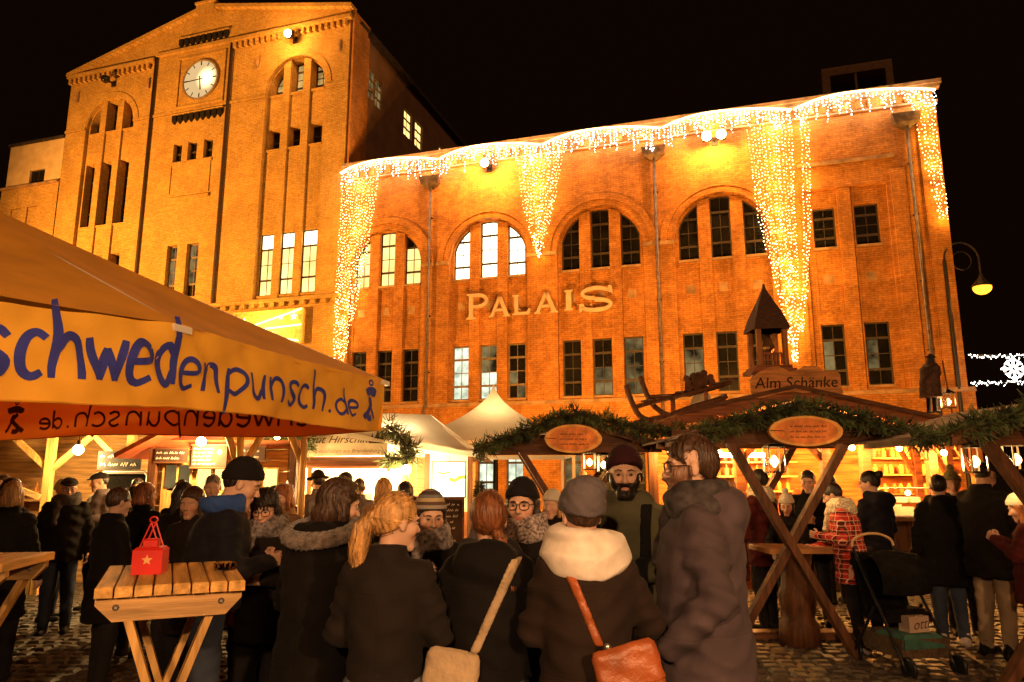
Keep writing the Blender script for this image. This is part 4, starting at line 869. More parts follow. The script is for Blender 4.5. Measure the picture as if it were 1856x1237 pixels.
# ------------------------------------------------------------------ white pagoda tent
pt = empty('pagoda_tent', (-.43, 17, 0), 0, 'white pagoda tent with a concave pointed roof', 'tent')
n = 12; prof = [(1.75 * (1 - t) ** 1.75 + .03 * (1 - t) + .01, 2.35 + 1.42 * t) for t in [k / n for k in range(n + 1)]]
for k in range(4):
    v = []; c_, s_ = math.cos(k * math.pi / 2), math.sin(k * math.pi / 2)
    for r_, z in prof:
        for i in range(7):
            u = -1 + i / 3; x, y = r_ * u, -r_ * (1 - .05 * (1 - u * u)); v.append((x * c_ - y * s_, x * s_ + y * c_, z))
    mk('roof_panel', v, [(j * 7 + i, j * 7 + i + 1, (j + 1) * 7 + i + 1, (j + 1) * 7 + i) for j in range(n) for i in range(6)], M_CANVW, pt, True)
    B().box(-1.75, 1.75, -1.76, -1.755, 2.05, 2.35).xf(Matrix.Rotation(k * math.pi / 2, 4, 'Z')).go('valance', M_CANVW, pt)
    B().box(-1.74, -1.68, -1.74, -1.68, 0, 2.35).xf(Matrix.Rotation(k * math.pi / 2, 4, 'Z')).go('post', M_WHITE, pt)
lamp('tent_fill_light', (0, 0, 2.75), 60, (1, .62, .26), .2, pt)  # unseen fill lamp added inside to brighten the white roof
# potted fir between the stalls
tr = empty('fir_tree', (-.55, 12.6, 0), 0, 'small green fir tree between the food stall and the garlanded shelter', 'tree'); B().tube([(0, 0, 0), (.02, 0, 1.5)], [.04, .012], 6).go('trunk', M_TWIG, tr)
v = []; f = []; q = random.Random(9)
for _ in range(3800):
    z = q.random() ** 1.3 * 1.45 + .1; an = q.random() * 6.283; r_ = .52 * (1 - z / 1.65) * math.sqrt(q.random()) * (.7 + .4 * math.sin(an * 5 + z * 9)); c = Vector((r_ * math.cos(an), r_ * math.sin(an), z)); d = Vector((math.cos(an) + q.gauss(0, .4), math.sin(an) + q.gauss(0, .4), q.uniform(-.4, .5))).normalized() * q.uniform(.05, .12); w_ = d.cross(Vector((q.gauss(0, 1), q.gauss(0, 1), q.gauss(0, 1)))).normalized() * .008
    k = len(v); v += [c - w_, c + w_, c + d]; f.append((k, k + 1, k + 2))
mk('crown', v, f, M_FIR, tr, kind='stuff')
# ------------------------------------------------------------------ garlanded shelters with crossed struts and wood-slice signs
def disc_sign(loc, label, rx, rz, seed):
    o = empty('wood_slice_sign', loc, 0, label, 'sign', 'wood slice signs on the shelters'); n = 32; q = random.Random(seed)
    ring = [(rx * (1 + q.uniform(-.015, .015)) * math.cos(2 * math.pi * k / n), rz * (1 + q.uniform(-.015, .015)) * math.sin(2 * math.pi * k / n)) for k in range(n)]
    B().prism(ring, 0, .05).go('bark_edge', M_SAP, o); B().prism([(x * .86, z * .84) for x, z in ring], -.006, .001).go('heartwood', M_SLICE, o)
    chalk_lines(o, -rx * .45, rx * .62, -rz * .55, rz * .5, -.010, 3, seed, mat('carved', (.22, .06, .015), .8), .009)
    B().ribbon([(-rx, rz * .05), (-rx * .6, 0)], .006, lambda a, c, q_: (a, -.011, c)).go('crack', M_INK, o); return o
def shelter(x, y, label, hw=1.1, zb=1.97, ze=1.98, zp=2.30, dep=1.5, xw=.53, seed=1, back=True):
    o = empty('shelter', (x, y, 0), 0, label, 'shelter', 'garlanded standing shelters')
    for k, yy in enumerate((0, dep - .15) if back else (0,)):
        sawn(o, (-xw - .04, yy, zb), (xw - .02, yy + .05, 0), .11, .07, M_WD, 'strut'); sawn(o, (xw + .04, yy + .075, zb), (-xw - .12, yy + .12, 0), .11, .07, M_WD, 'strut')
        B().box(-hw * .9, hw * .9, yy - .06, yy - .02, zb - .02, zb + .09).go('crossbeam', M_WDX, o)
        B().box(-hw * .75, hw * .75, yy - .075, yy - .035, zb + .095, zb + .19).go('gable_board', M_WDX, o)
    n = 7
    for sx in (-1, 1):
        for k in range(n):
            t0, t1 = k / n, (k + 1) / n - .015; xa, xb = sx * hw * t0, sx * hw * t1; za, zb_ = zp - (zp - ze) * t0, zp - (zp - ze) * t1; lift = rnd.uniform(0, .01)
            v = [(xa, -.25, za + lift), (xb, -.25, zb_ + lift), (xb, dep + .2, zb_ + lift), (xa, dep + .2, za + lift)]; v += [(a, b, c + .025) for a, b, c in v]
            B().add(v, [(0, 1, 2, 3), (7, 6, 5, 4), (0, 4, 5, 1), (1, 5, 6, 2), (2, 6, 7, 3), (3, 7, 4, 0)]).go('roof_plank', M_WDY, o)
        B().prism([(0, zp + .03), (sx * hw, ze + .03), (sx * hw, ze - .06), (0, zp - .07)], -.29, -.255).go('bargeboard', M_WDX, o)
    sawn(o, (0, -.2, zp - .04), (0, dep + .15, zp - .04), .08, .08, M_WDY, 'ridge_beam')
    for sx in (-1, 1): sawn(o, (sx * hw * .8, -.2, ze + .02), (sx * hw * .8, dep + .15, ze + .02), .07, .07, M_WDY, 'purlin')
    return o
G_ = 'fir garlands along the shelter roofs'
shelter(2.65, 7.0, 'garlanded shelter with crossed struts behind the man in the long coat', 1.12, seed=2)
shelter(.75, 9.0, 'garlanded shelter with crossed struts in front of the brick hall base', 1.2, 1.95, 1.96, 2.34, 1.4, .60, 3)
shelter(4.32, 5.65, 'garlanded shelter at the picture edge beside the man in pale trousers', 1.1, 1.90, 1.92, 2.22, 1.3, .62, 4, False)
disc_sign((2.62, 6.50, 2.04), 'oval wood slice sign on the shelter behind the man in the long coat', .33, .135, 4)
disc_sign((.71, 8.46, 2.07), 'darker oval wood slice sign on the shelter in front of the brick hall', .33, .165, 6)
disc_sign((4.08, 5.18, 2.03), 'oval wood slice sign cut by the picture edge', .30, .15, 8)
garland('thick fir garland over the shelter in front of the brick hall', [(-.45, 8.65, 1.93), (.05, 8.65, 2.12), (.45, 8.65, 2.30), (.75, 8.65, 2.36), (1.2, 8.65, 2.27), (1.7, 8.6, 2.16), (2.25, 8.3, 2.13)], .11, 1300, G_, seed=11)
garland('thick fir garland over the shelter behind the man in the long coat', [(1.72, 6.7, 2.02), (2.1, 6.68, 2.14), (2.5, 6.66, 2.25), (2.85, 6.66, 2.24), (3.3, 6.68, 2.12), (3.78, 6.7, 2.0)], .10, 1400, G_, seed=12)
garland('fir garland rising to the picture edge over the shelter beside the man in pale trousers', [(3.0, 5.5, 1.93), (3.2, 5.42, 1.94), (3.55, 5.36, 2.04), (3.95, 5.34, 2.17), (4.4, 5.34, 2.24)], .09, 1500, G_, seed=13)
LAN = [((2.62, 7.35, 1.93), 'largest glass lantern hanging below the oval sign behind the long coat'), ((.98, 9.3, 1.93), 'glass lantern nearest the darker oval sign'), ((1.17, 9.4, 1.90), 'glass lantern in the middle of the row by the darker oval sign'), ((1.33, 9.5, 1.87), 'glass lantern above the dark red beanie'),
       ((1.98, 7.9, 1.92), 'lantern beside the tall man with glasses'), ((3.9, 6.2, 1.88), 'glass lantern at the strut beside the man in pale trousers'), ((4.32, 6.3, 1.90), 'glass lantern cut by the picture edge')]
for i, (l, lab) in enumerate(LAN): lantern(l, lab, 1.15 if i == 0 else .95, 34)
def log_table(x, y, rz, label, z=.95, hw=.36, hd=.28):
    o = empty('standing_table', (x, y, 0), rz, label, 'table', 'tables under the shelters'); n = 4
    for k in range(n): B().bev(-hw + rnd.uniform(-.01, .01), hw + rnd.uniform(-.01, .01), -hd + 2 * hd * k / n + .004, -hd + 2 * hd * (k + 1) / n - .004, z - .05, z, .006).go('plank', M_WLX if False else mat('plank_red', (.42, .19, .06), .55, .25, 4, .2, 12), o)
    B().lathe([(.20, 0), (.19, .2), (.15, .26), (.17, .36), (.19, .48), (.15, .56), (.14, .7), (.17, z - .06)], n=14).go('log_leg', M_WD, o, True); return o
log_table(2.85, 7.6, 4, 'wooden table on a carved log leg behind the crossed struts'); log_table(.95, 9.7, 0, 'wooden table on a log leg under the shelter before the brick hall'); log_table(4.75, 6.3, 0, 'dark table on a log leg at the picture edge', .9)
B().bev(2.0, 3.9, 7.75, 7.95, 0, .09).go('threshold_beam', M_WDX, None); tag(bpy.data.objects['threshold_beam'], 'low wooden beam on the cobbles behind the pushchair', 'beam')

# ------------------------------------------------------------------ mountain-style bar hut
hut = empty('bar_hut', (4.17, 11, 0), 0, 'dark wooden bar hut with broad gable behind the garlanded shelters', 'hut')
HP, HE, HW = 2.88, 2.36, 2.35
n = 9
for sx in (-1, 1):
    for k in range(n):
        t0, t1 = k / n, (k + 1) / n - .012; xa, xb = sx * HW * t0, sx * HW * t1; za, zb_ = HP - (HP - HE) * t0, HP - (HP - HE) * t1; l = rnd.uniform(0, .012)
        v = [(xa, -.3, za + l), (xb, -.3, zb_ + l), (xb, 3.6, zb_ + l), (xa, 3.6, za + l)]; v += [(a, b, c + .03) for a, b, c in v]
        B().add(v, [(0, 1, 2, 3), (7, 6, 5, 4), (0, 4, 5, 1), (1, 5, 6, 2), (2, 6, 7, 3), (3, 7, 4, 0)]).go('roof_plank', M_WDY, hut)
    pts = [(0, HP + .05), (sx * HW, HE + .05)]; m_ = 26; low_ = [(sx * HW * (1 - k / m_), HE + (HP - HE) * k / m_ - .11 - .035 * abs(math.sin(k * math.pi / 2.6))) for k in range(m_ + 1)]
    B().prism((pts + low_) if sx > 0 else (pts + low_), -.36, -.33).go('scalloped_fascia', M_WR, hut)
    B().prism([(0, HP + .09), (sx * (HW + .03), HE + .08), (sx * (HW + .03), HE + .02), (0, HP + .03)], -.40, -.361).go('bargeboard', M_WDX, hut)
boards(hut, -1.5, 4.3, 2.9, 0, 2.5, wood('wood_amber', (.48, .155, .04), 'x'), .17, False)
boards(hut, -1.4, 1.4, -.05, 2.32, 2.55, M_WDX, .11, False, 'gable_board')
for x in (-2.05, -.75, .55, 1.15, 2.15): sawn(hut, (x, .1, 0), (x, .1, 2.36), .13, .13, M_WR if x > -1 else M_WD)
for x0, x1 in ((-.75, -.25), (.55, .1), (1.15, 1.5), (2.15, 1.8)): sawn(hut, (x0, .1, 1.85), (x1, .1, 2.34), .08, .08, M_WR, 'brace')
sawn(hut, (-2.2, .1, 2.36), (2.3, .1, 2.36), .12, .12, M_WDX, 'beam')
boards(hut, -.7, 2.15, -.02, 0, 1.0, M_WD, .18); B().box(-.75, 2.25, -.2, .45, 1.0, 1.06).go('counter', M_WDX, hut)
for z in (1.35, 1.62, 1.88):
    B().box(-.65, 1.1, 2.6, 2.88, z, z + .03).go('shelf', M_WLX, hut)
    for k in range(12):
        x = -.6 + k * .14; c = ((.8, .5, .15), (.9, .7, .3), (.5, .15, .05), (.25, .3, .1))[rnd.randrange(4)]
        B().lathe([(.035, 0), (.04, .02), (.04, .12), (.014, .16), (.014, .21)], (x + rnd.uniform(-.02, .02), 2.72, z + .03), 8).go('bottle', mat('bottle%d' % rnd.randrange(4), c, .2), hut)
lamp('bar_light', (0, 1.9, 2.15), 300, (1, .42, .08), .15, hut); lamp('bar_light', (1.4, 1.2, 2.15), 300, (1, .30, .04), .12, hut); lamp('bar_light', (-1.4, 1.4, 2.2), 260, (1, .34, .05), .12, hut)
for x in (2.75, 3.3, 3.75): sawn(hut, (x, 1.6, 0), (x, 1.6, 2.4), .11, .11, M_WR); sawn(hut, (x, 1.6, 1.6), (x - .4, 1.6, 2.35), .07, .07, M_WR, 'brace')
for z in (1.3, 1.65, 1.95):
    B().box(2.5, 4.1, 2.6, 2.88, z, z + .03).go('shelf', M_WLX, hut)
    for k in range(10): B().lathe([(.04, 0), (.05, .02), (.05, .12), (.03, .15), (.03, .18)], (2.6 + k * .15 + rnd.uniform(-.03, .03), 2.72, z + .03), 8).go('jar', mat('bottle%d' % rnd.randrange(4), (.8, .5, .15), .2), hut)
lamp('bar_light', (3.1, 2.0, 2.1), 240, (1, .34, .05), .12, hut)
B().box(-.5, .45, 2.4, 2.44, 1.98, 2.06).go('tube_lamp', glow('tube_lamp', (1, .8, .5), 12.0, True), hut)
for x, y, z, lab in ((5.05, 10.9, 2.06, 'bright bulb under the bar hut eaves above the red plaid jacket'), (5.75, 10.9, 2.05, 'bright bulb over the glass display case of the bar hut'), (6.35, 10.8, 1.98, 'bright bulb above the green bobble hat'), (3.05, 10.8, 1.98, 'bright bulb glowing behind the long coated man'), (2.35, 10.9, 2.02, 'bright bulb behind the dark red beanie')):
    bulb((x, y, z), lab, 60, .045, (1, .45, .10))
# display case
dc = empty('display_case', (5.82, 11.0, 1.06), 0, 'small brightly lit glass display case on the bar counter', 'display case')
B().box(-.3, .3, -.16, .2, 0, .02).box(-.3, .3, -.16, .2, .40, .415).go('tray', M_WHITE, dc)
for x in (-.295, .295):
    for y in (-.155, .195): B().box(x - .006, x + .006, y - .006, y + .006, .02, .40).go('corner_bar', M_STEEL, dc)
B().box(-.288, .288, -.157, -.154, .021, .399).go('pane', M_GLASSC, dc)
for x, z, w_, h_ in ((-.15, .02, .08, .16), (.02, .02, .09, .12), (.18, .02, .06, .10), (-.08, .2, .1, .08), (.15, .2, .07, .08)): B().bev(x - w_, x + w_, -.02, .14, z, z + h_, .01).go('carton', mat('carton', (.85, .70, .35), .6, .1), dc)
B().box(-.28, .28, -.02, .14, .185, .195).go('shelf', M_GLASSC, dc); lamp('case_light', (0, -.1, .34), 9, (1, .74, .36), .05, dc)
# name board
nb = empty('name_board', (4.18, 10.62, 2.82), 0, 'carved wavy plank reading Alm Schänke on the hut gable', 'sign')
top = [(-.68, .22), (-.55, .32), (-.4, .40), (-.24, .42), (-.08, .34), (.02, .36), (.14, .42), (.32, .42), (.42, .36), (.6, .35), (.66, .3), (.66, .12), (.69, .02), (.6, -.03), (.45, .0), (.3, .04), (.1, .02), (-.05, .05), (-.2, .03), (-.4, -.02), (-.55, -.06), (-.66, -.02)]
B().prism(top, 0, .05).go('plank', wood('wood_sign', (.66, .28, .08), 'x'), nb)
put_text(nb, 'Alm Schänke', .235, (.0, -.006, .17), (1, 0, .02), (0, 0, 1), mat('burnt_letter', (.035, .015, .008), .9), .12)
# bell turret
bt = empty('bell_turret', (4.0, 11.2, 2.9), 0, 'small wooden turret with a tall pointed roof and railing', 'turret')
B().box(-.27, .27, -.27, .27, .36, .41).box(-.32, .32, -.30, .30, .30, .36).go('platform', M_WR, bt); B().box(-.2, .2, -.2, .2, -.1, .30).go('base', M_WD, bt)
for x in (-.2, .2):
    for y in (-.2, .2): sawn(bt, (x, y, .41), (x, y, .98), .07, .07, wood('wood_orange', (.45, .19, .06), 'z'), 'post')
for k in range(6): B().box(-.15 + k * .055, -.12 + k * .055, -.215, -.195, .43, .58).go('baluster', M_WR, bt)
B().box(-.17, .17, -.225, -.185, .58, .61).go('rail', M_WR, bt); B().box(-.25, .25, -.25, .25, .98, 1.03).go('eave_plate', M_WDX, bt)
B().lathe([(.0, .62), (.05, .62), (.10, .68), (.11, .72), (.06, .86), (.03, .92)], n=12).go('bell', mat('bell_brass', (.3, .16, .05), .4, metal=.8), bt)
n = 12; v = []
for k in range(n + 1):
    t = k / n; r_ = .27 * (1 - t) ** 1.25 * (1 + .12 * math.sin(t * 3.1)) + .008; z = 1.03 + .72 * t - .05 * (1 - t) ** 6; v += [(-r_, -r_, z), (r_, -r_, z), (r_, r_, z), (-r_, r_, z)]
mk('spire', v, [(i * 4 + k, i * 4 + (k + 1) % 4, i * 4 + 4 + (k + 1) % 4, i * 4 + 4 + k) for i in range(n) for k in range(4)] + [(3, 2, 1, 0)], mat('shingle_dark', (.10, .045, .028), .8, .3, 12, .3, 30, stretch=(1, 1, 6)), bt)
# sledge with firewood
sl = empty('horn_sledge', (2.5, 10.75, 2.62), 0, 'old horn sledge loaded with firewood on the hut roof', 'sledge')
for y, dx, dz in ((-.12, 0, 0), (.25, .28, .18)):
    B().tube(smooth_line([(-.82 + dx, y, .34 + dz), (-.74 + dx, y, .08 + dz), (-.60 + dx, y, -.14 + dz), (-.35 + dx, y, -.16 + dz * .5), (.1 + dx, y, .0 + dz * .4), (.62 + dx * .5, y, .15 + dz * .4)], 5), .042, 7).go('runner', M_WD, sl, True)
    B().tube([(-.7 + dx, y, .02 + dz), (.2, y, .24), (.72, y, .38)], .035, 6).go('side_rail', M_WD, sl, True)
for k in range(6):
    x = -.55 + k * .25; B().beam((x, -.14, .06 + (x + .7) * .26), (x + .18, .27, .12 + (x + .7) * .26), .13, .03).go('slat', M_WD, sl)
for x in (-.15, .35): B().beam((x, -.1, -.05 + x * .26), (x, -.1, .18 + x * .26), .04, .04).go('upright', M_WR, sl); B().beam((x + .1, .24, .02 + x * .26), (x + .1, .24, .22 + x * .26), .04, .04).go('upright', M_WR, sl)
for k in range(14):
    x = .08 + (k % 5) * .085 + rnd.uniform(-.02, .02); z = .27 + (k // 5) * .075 + (x) * .27; r_ = rnd.uniform(.045, .06); B().tube([(x, -.16, z), (x + .1, .28, z + .03)], r_, 7).go('log', mat('bark', (.12, .05, .025), .9, .3, 8, .5, 20), sl)
# roof lantern and boxes
lantern((6.44, 10.7, 2.84), 'square lantern glowing in the hand of the roof figure', 1.0, 16, 'roof lantern')
# pale panel leaning behind the sledge
B().add([(2.72, 11.6, 2.5), (3.3, 11.6, 2.62), (3.2, 11.9, 3.06), (3.05, 11.9, 3.08), (2.72, 11.63, 2.5), (3.3, 11.63, 2.62), (3.2, 11.93, 3.06), (3.05, 11.93, 3.08)], [(0, 1, 2, 3), (7, 6, 5, 4), (0, 4, 5, 1), (1, 5, 6, 2), (2, 6, 7, 3), (3, 7, 4, 0)]).go('awning_gable', M_SIGNW)
tag(bpy.data.objects['awning_gable'], 'pale yellow gable panel behind the loaded sledge', 'awning')

for x, y, z, lab in ((1.9, -1.3, 2.75, 'unseen bare bulb added behind the viewer, nearer the bar hut side'), (-.5, -1.6, 2.8, 'unseen bare bulb added behind the viewer, nearer the parasol side')):
    bulb((x, y, z), lab, 420, .07, (1, .54, .24))  # unseen bulbs added to light the foreground people and parasol
# ------------------------------------------------------------------ near tables, lantern, ashtray
def bar_table(x, y, rz, label, W=.56, Dp_=.78, z=1.22):
    o = empty('bar_table', (x, y, 0), rz, label, 'table', 'slatted pine bar tables'); n = 8
    for k in range(n):
        a = -W / 2 + W * k / n; jx = rnd.uniform(-.008, .008); B().bev(a + .003, a + W / n - .004, -Dp_ / 2 + jx, Dp_ / 2 + jx, z - .042, z, .005).go('slat', M_WLY, o)
    for yy in (-Dp_ / 2 + .05, Dp_ / 2 - .10):
        r_ = B().prism([(-W / 2 + .005, z - .043), (W / 2 - .01, z - .043), (W / 2 - .01, z - .075), (W / 2 - .07, z - .14), (-W / 2 + .07, z - .14), (-W / 2 + .005, z - .075)], yy, yy + .04).go('apron', M_WLX, o)
        for xx in (-W / 2 + .08, W / 2 - .09): B().lathe([(.011, 0), (.013, .004), (.006, .01)], n=8).xf(Matrix.Translation((xx, yy, z - .085)) @ Matrix.Rotation(R(90), 4, 'X')).go('bolt', M_STEEL, r_)
        for s_ in (-1, 1):
            off = .041 if s_ < 0 else .072
            B().beam((s_ * (W / 2 - .1), yy + off, z - .06), (-s_ * (W / 2 - .06), yy + off, 0), .03, .08, (0, 1, 0)).go('leg', M_WL, o)
    B().box(-.02, .02, -Dp_ / 2 + .1, Dp_ / 2 - .12, .48, .54).go('stretcher', M_WLY, o); return o
bar_table(-1.535, 3.42, 24.9, 'slatted pine bar table carrying the red lantern')
bar_table(-2.93, 3.98, 10, 'slatted pine bar table cut by the edge of the picture', .72, .6)
rl = empty('red_lantern', (-1.63, 3.40, 1.22), 12, 'red tin lantern with a star on the slatted bar table', 'lantern')
B().bev(-.062, .062, -.062, .062, 0, .115, .012).go('body', M_RED, rl); B().bev(-.03, .03, -.03, .03, .1155, .15, .008).go('chimney', M_RED, rl)
B().prism(starpoly(.0, .062, .024), -.0635, -.0622).go('star', mat('star_cutout', (.75, .42, .16), .6), rl)
for x0, x1 in ((-.05, -.008), (.05, .008), (-.03, .012), (.03, -.012)): B().tube([(x0, 0, .112), (x1, 0, .225)], .0035, 5).go('wire_handle', M_RED, rl)
B().tube([(.016 * math.cos(k * .6), 0, .232 + .014 * math.sin(k * .6)) for k in range(10)], .004, 5, closed=True).go('ring', M_RED, rl)
at = empty('ashtray', (-1.33, 3.50, 1.22), 0, 'clear cut glass ashtray on the slatted bar table', 'ashtray')
B().lathe([(.036, 0), (.045, .004), (.048, .034), (.044, .036), (.038, .01), (.0, .008)], n=16).go('bowl', M_GLASSC, at)
for k in range(12): a = k * math.pi / 6; B().box(-.004, .004, -.002, .002, .004, .032).xf(Matrix.Rotation(a, 4, 'Z') @ Matrix.Translation((0, .0465, 0))).go('facet', M_GLASSC, at)

# ------------------------------------------------------------------ pushchair
M_BLK = mat('black_fabric', (.006, .0055, .0055), .9, .3, 20, .3, 60, spec=.08); M_BLKM = mat('black_tube', (.02, .02, .02), .35, .1, metal=.4)
st = empty('pushchair', (3.42, 6.75, 0), 12, 'black folding pushchair with pale handle and goods in its basket', 'pushchair')
for x in (-.24, .24):
    B().tube(smooth_line([(x, -.32, .06), (x, -.1, .45), (x * .95, .16, .85), (x * .9, .26, 1.0)], 4), .014, 6).go('frame_tube', M_BLKM, st, True); B().tube([(x, .34, .06), (x, .0, .52)], .014, 6).go('frame_tube', M_BLKM, st)
    for y in (-.32, .34):
        w_ = B().tube([(x + .03, y + .075 * math.cos(k * .5236), .08 + .075 * math.sin(k * .5236)) for k in range(12)], .018, 6, closed=True).go('wheel', M_BLKM, st, True); B().lathe([(.02, -.015), (.06, -.012), (.06, .012), (.02, .015)], n=10).xf(Matrix.Translation((x + .03, y, .08)) @ Matrix.Rotation(R(90), 4, 'Y')).go('hub', M_BLKM, w_)
B().tube(smooth_line([(-.22, .26, .99), (-.2, .27, 1.06), (-.08, .27, 1.11), (.08, .27, 1.11), (.2, .27, 1.06), (.22, .26, .99)], 4), .013, 6).go('handle', mat('tan_grip', (.55, .36, .18), .5), st, True)
v = []; nn = 10
for j in range(8):
    a = R(-20 + j * 20)
    for i in range(nn + 1):
        u = -1 + 2 * i / nn; v.append((.25 * u, .05 - .26 * math.cos(a) * (1 - .25 * u * u), .72 + .27 * math.sin(a) * (1 - .12 * u * u)))
mk('hood', v, [(j * (nn + 1) + i, j * (nn + 1) + i + 1, (j + 1) * (nn + 1) + i + 1, (j + 1) * (nn + 1) + i) for j in range(7) for i in range(nn)], M_BLK, st, True)
B().bev(-.23, .23, -.12, .2, .40, .50, .04).go('seat', M_BLK, st); B().add([(-.23, .18, .45), (.23, .18, .45), (.22, .3, .95), (-.22, .3, .95), (-.23, .13, .45), (.23, .13, .45), (.22, .25, .95), (-.22, .25, .95)], [(0, 1, 2, 3), (7, 6, 5, 4), (0, 3, 7, 4), (1, 5, 6, 2), (3, 2, 6, 7)]).go('backrest', M_BLK, st)
B().add([(-.22, -.27, .14), (.22, -.27, .14), (.22, .2, .14), (-.22, .2, .14), (-.24, -.3, .30), (.24, -.3, .30), (.24, .24, .30), (-.24, .24, .30)], [(0, 3, 2, 1), (0, 1, 5, 4), (1, 2, 6, 5), (2, 3, 7, 6), (3, 0, 4, 7)]).go('basket', mat('basket_brown', (.09, .055, .03), .8, .3, 30), st)
o = empty('folded_towel', (3.42, 6.64, .22), 14, 'turquoise folded cloth in the pushchair basket', 'cloth'); B().bev(-.2, .2, -.19, .15, 0, .11, .03).go('cloth', mat('turquoise_cloth', (.035, .11, .085), .9, .2, 12, .3), o)
o = empty('paper_bag', (3.47, 6.62, .33), 16, 'white paper bag with black lettering in the pushchair', 'bag'); B().box(-.10, .11, -.06, .06, 0, .13).go('paper', mat('bag_paper', (.38, .27, .21), .8, .1), o); put_text(o, 'otti', .12, (.02, -.063, .065), (1, 0, .08), (0, 0, 1), M_INK, .35)
# ------------------------------------------------------------------ people: smooth implicit surfaces, meshed once per shape
F4 = np.float32
def vlen(a): return np.sqrt((a * a).sum(-1))
def caps(P, a, b, ra, rb):
    a = np.array(a, F4); b = np.array(b, F4); d = b - a; t = np.clip(((P - a) @ d) / max(float(d @ d), 1e-9), 0, 1)
    return vlen(P - a - t[..., None] * d) - (ra + (rb - ra) * t)
def ell(P, c, r):
    q = P - np.array(c, F4); r = np.array(r, F4); k0 = vlen(q / r); k1 = vlen(q / (r * r)) + 1e-6; return k0 * (k0 - 1) / k1
def smin(a, b, k): h = np.clip(.5 + .5 * (b - a) / k, 0, 1); return b + (a - b) * h - k * h * (1 - h)
def smax(a, b, k): return -smin(-a, -b, k)
def loft(P, rows):
    """rows (z, half width, half depth, y centre)"""
    z = P[..., 2]; R_ = np.array(rows, F4); a = np.interp(z, R_[:, 0], R_[:, 1]); b = np.interp(z, R_[:, 0], R_[:, 2]); cy = np.interp(z, R_[:, 0], R_[:, 3])
    q = np.sqrt((P[..., 0] / a) ** 2 + ((P[..., 1] - cy) / b) ** 2); return np.maximum((q - 1) * np.minimum(a, b), np.maximum(R_[0, 0] - z, z - R_[-1, 0]))
def folds(P, s, amp, seed=0):
    x, y, z = P[..., 0] * s, P[..., 1] * s, P[..., 2] * s
    return amp * (np.sin(1.7 * x + 2.3 * z + seed + 1.3 * np.sin(1.9 * y + .7 * z)) + .6 * np.sin(3.1 * z - 2.2 * y + 1.7 * seed + 1.1 * np.sin(2.3 * x)) + .4 * np.sin(4.3 * x + 3.7 * y + 1.1 * z + seed))
CE = [((0, 0, 0), (1, 0, 0)), ((0, 1, 0), (1, 1, 0)), ((0, 0, 1), (1, 0, 1)), ((0, 1, 1), (1, 1, 1)), ((0, 0, 0), (0, 1, 0)), ((1, 0, 0), (1, 1, 0)), ((0, 0, 1), (0, 1, 1)), ((1, 0, 1), (1, 1, 1)), ((0, 0, 0), (0, 0, 1)), ((1, 0, 0), (1, 0, 1)), ((0, 1, 0), (0, 1, 1)), ((1, 1, 0), (1, 1, 1))]
def surf(fn, lo, hi, h):
    lo = np.array(lo, F4); n = np.ceil((np.array(hi, F4) - lo) / h).astype(int) + 1
    ax = [lo[i] + h * np.arange(n[i], dtype=F4) for i in range(3)]; P = np.stack(np.meshgrid(*ax, indexing='ij'), -1)
    V = np.asarray(fn(P), F4); V[np.abs(V) < 1e-6] = 1e-6
    V[0], V[-1] = np.maximum(V[0], h * .3), np.maximum(V[-1], h * .3); V[:, 0], V[:, -1] = np.maximum(V[:, 0], h * .3), np.maximum(V[:, -1], h * .3); V[:, :, 0], V[:, :, -1] = np.maximum(V[:, :, 0], h * .3), np.maximum(V[:, :, -1], h * .3)
    s = V < 0; c = np.zeros(tuple(n - 1), np.int8)
    for a in (0, 1):
        for b in (0, 1):
            for d in (0, 1): c += s[a:n[0] - 1 + a, b:n[1] - 1 + b, d:n[2] - 1 + d]
    I = np.argwhere((c > 0) & (c < 8)); acc = np.zeros((len(I), 3), F4); cnt = np.zeros(len(I), F4)
    for a, b in CE:
        a = np.array(a); b = np.array(b); ia = I + a; ib = I + b; va = V[ia[:, 0], ia[:, 1], ia[:, 2]]; vb = V[ib[:, 0], ib[:, 1], ib[:, 2]]; m = (va < 0) != (vb < 0)
        t = np.where(m, va / np.where(m, va - vb, 1), 0); acc += np.where(m[:, None], a + t[:, None] * (b - a), 0); cnt += m
    verts = (I + acc / np.maximum(cnt, 1)[:, None]) * h + lo; ids = np.full(tuple(n - 1), -1, np.int64); ids[I[:, 0], I[:, 1], I[:, 2]] = np.arange(len(I)); F = []
    for k in range(3):
        u, w_ = (k + 1) % 3, (k + 2) % 3; sl0 = [slice(None)] * 3; sl1 = [slice(None)] * 3; sl0[k] = slice(0, -1); sl1[k] = slice(1, None); A_ = s[tuple(sl0)]; Bm = s[tuple(sl1)]
        E_ = np.argwhere(A_ != Bm); E_ = E_[(E_[:, u] > 0) & (E_[:, w_] > 0) & (E_[:, u] < n[u] - 1) & (E_[:, w_] < n[w_] - 1)]
        if not len(E_): continue
        ins = A_[E_[:, 0], E_[:, 1], E_[:, 2]]; q = []
        for du, dw in ((-1, -1), (0, -1), (0, 0), (-1, 0)): e = E_.copy(); e[:, u] += du; e[:, w_] += dw; q.append(ids[e[:, 0], e[:, 1], e[:, 2]])
        q = np.stack(q, 1); q[~ins] = q[~ins][:, ::-1]; F.append(q)
    return verts, np.concatenate(F) if F else np.zeros((0, 4), int)
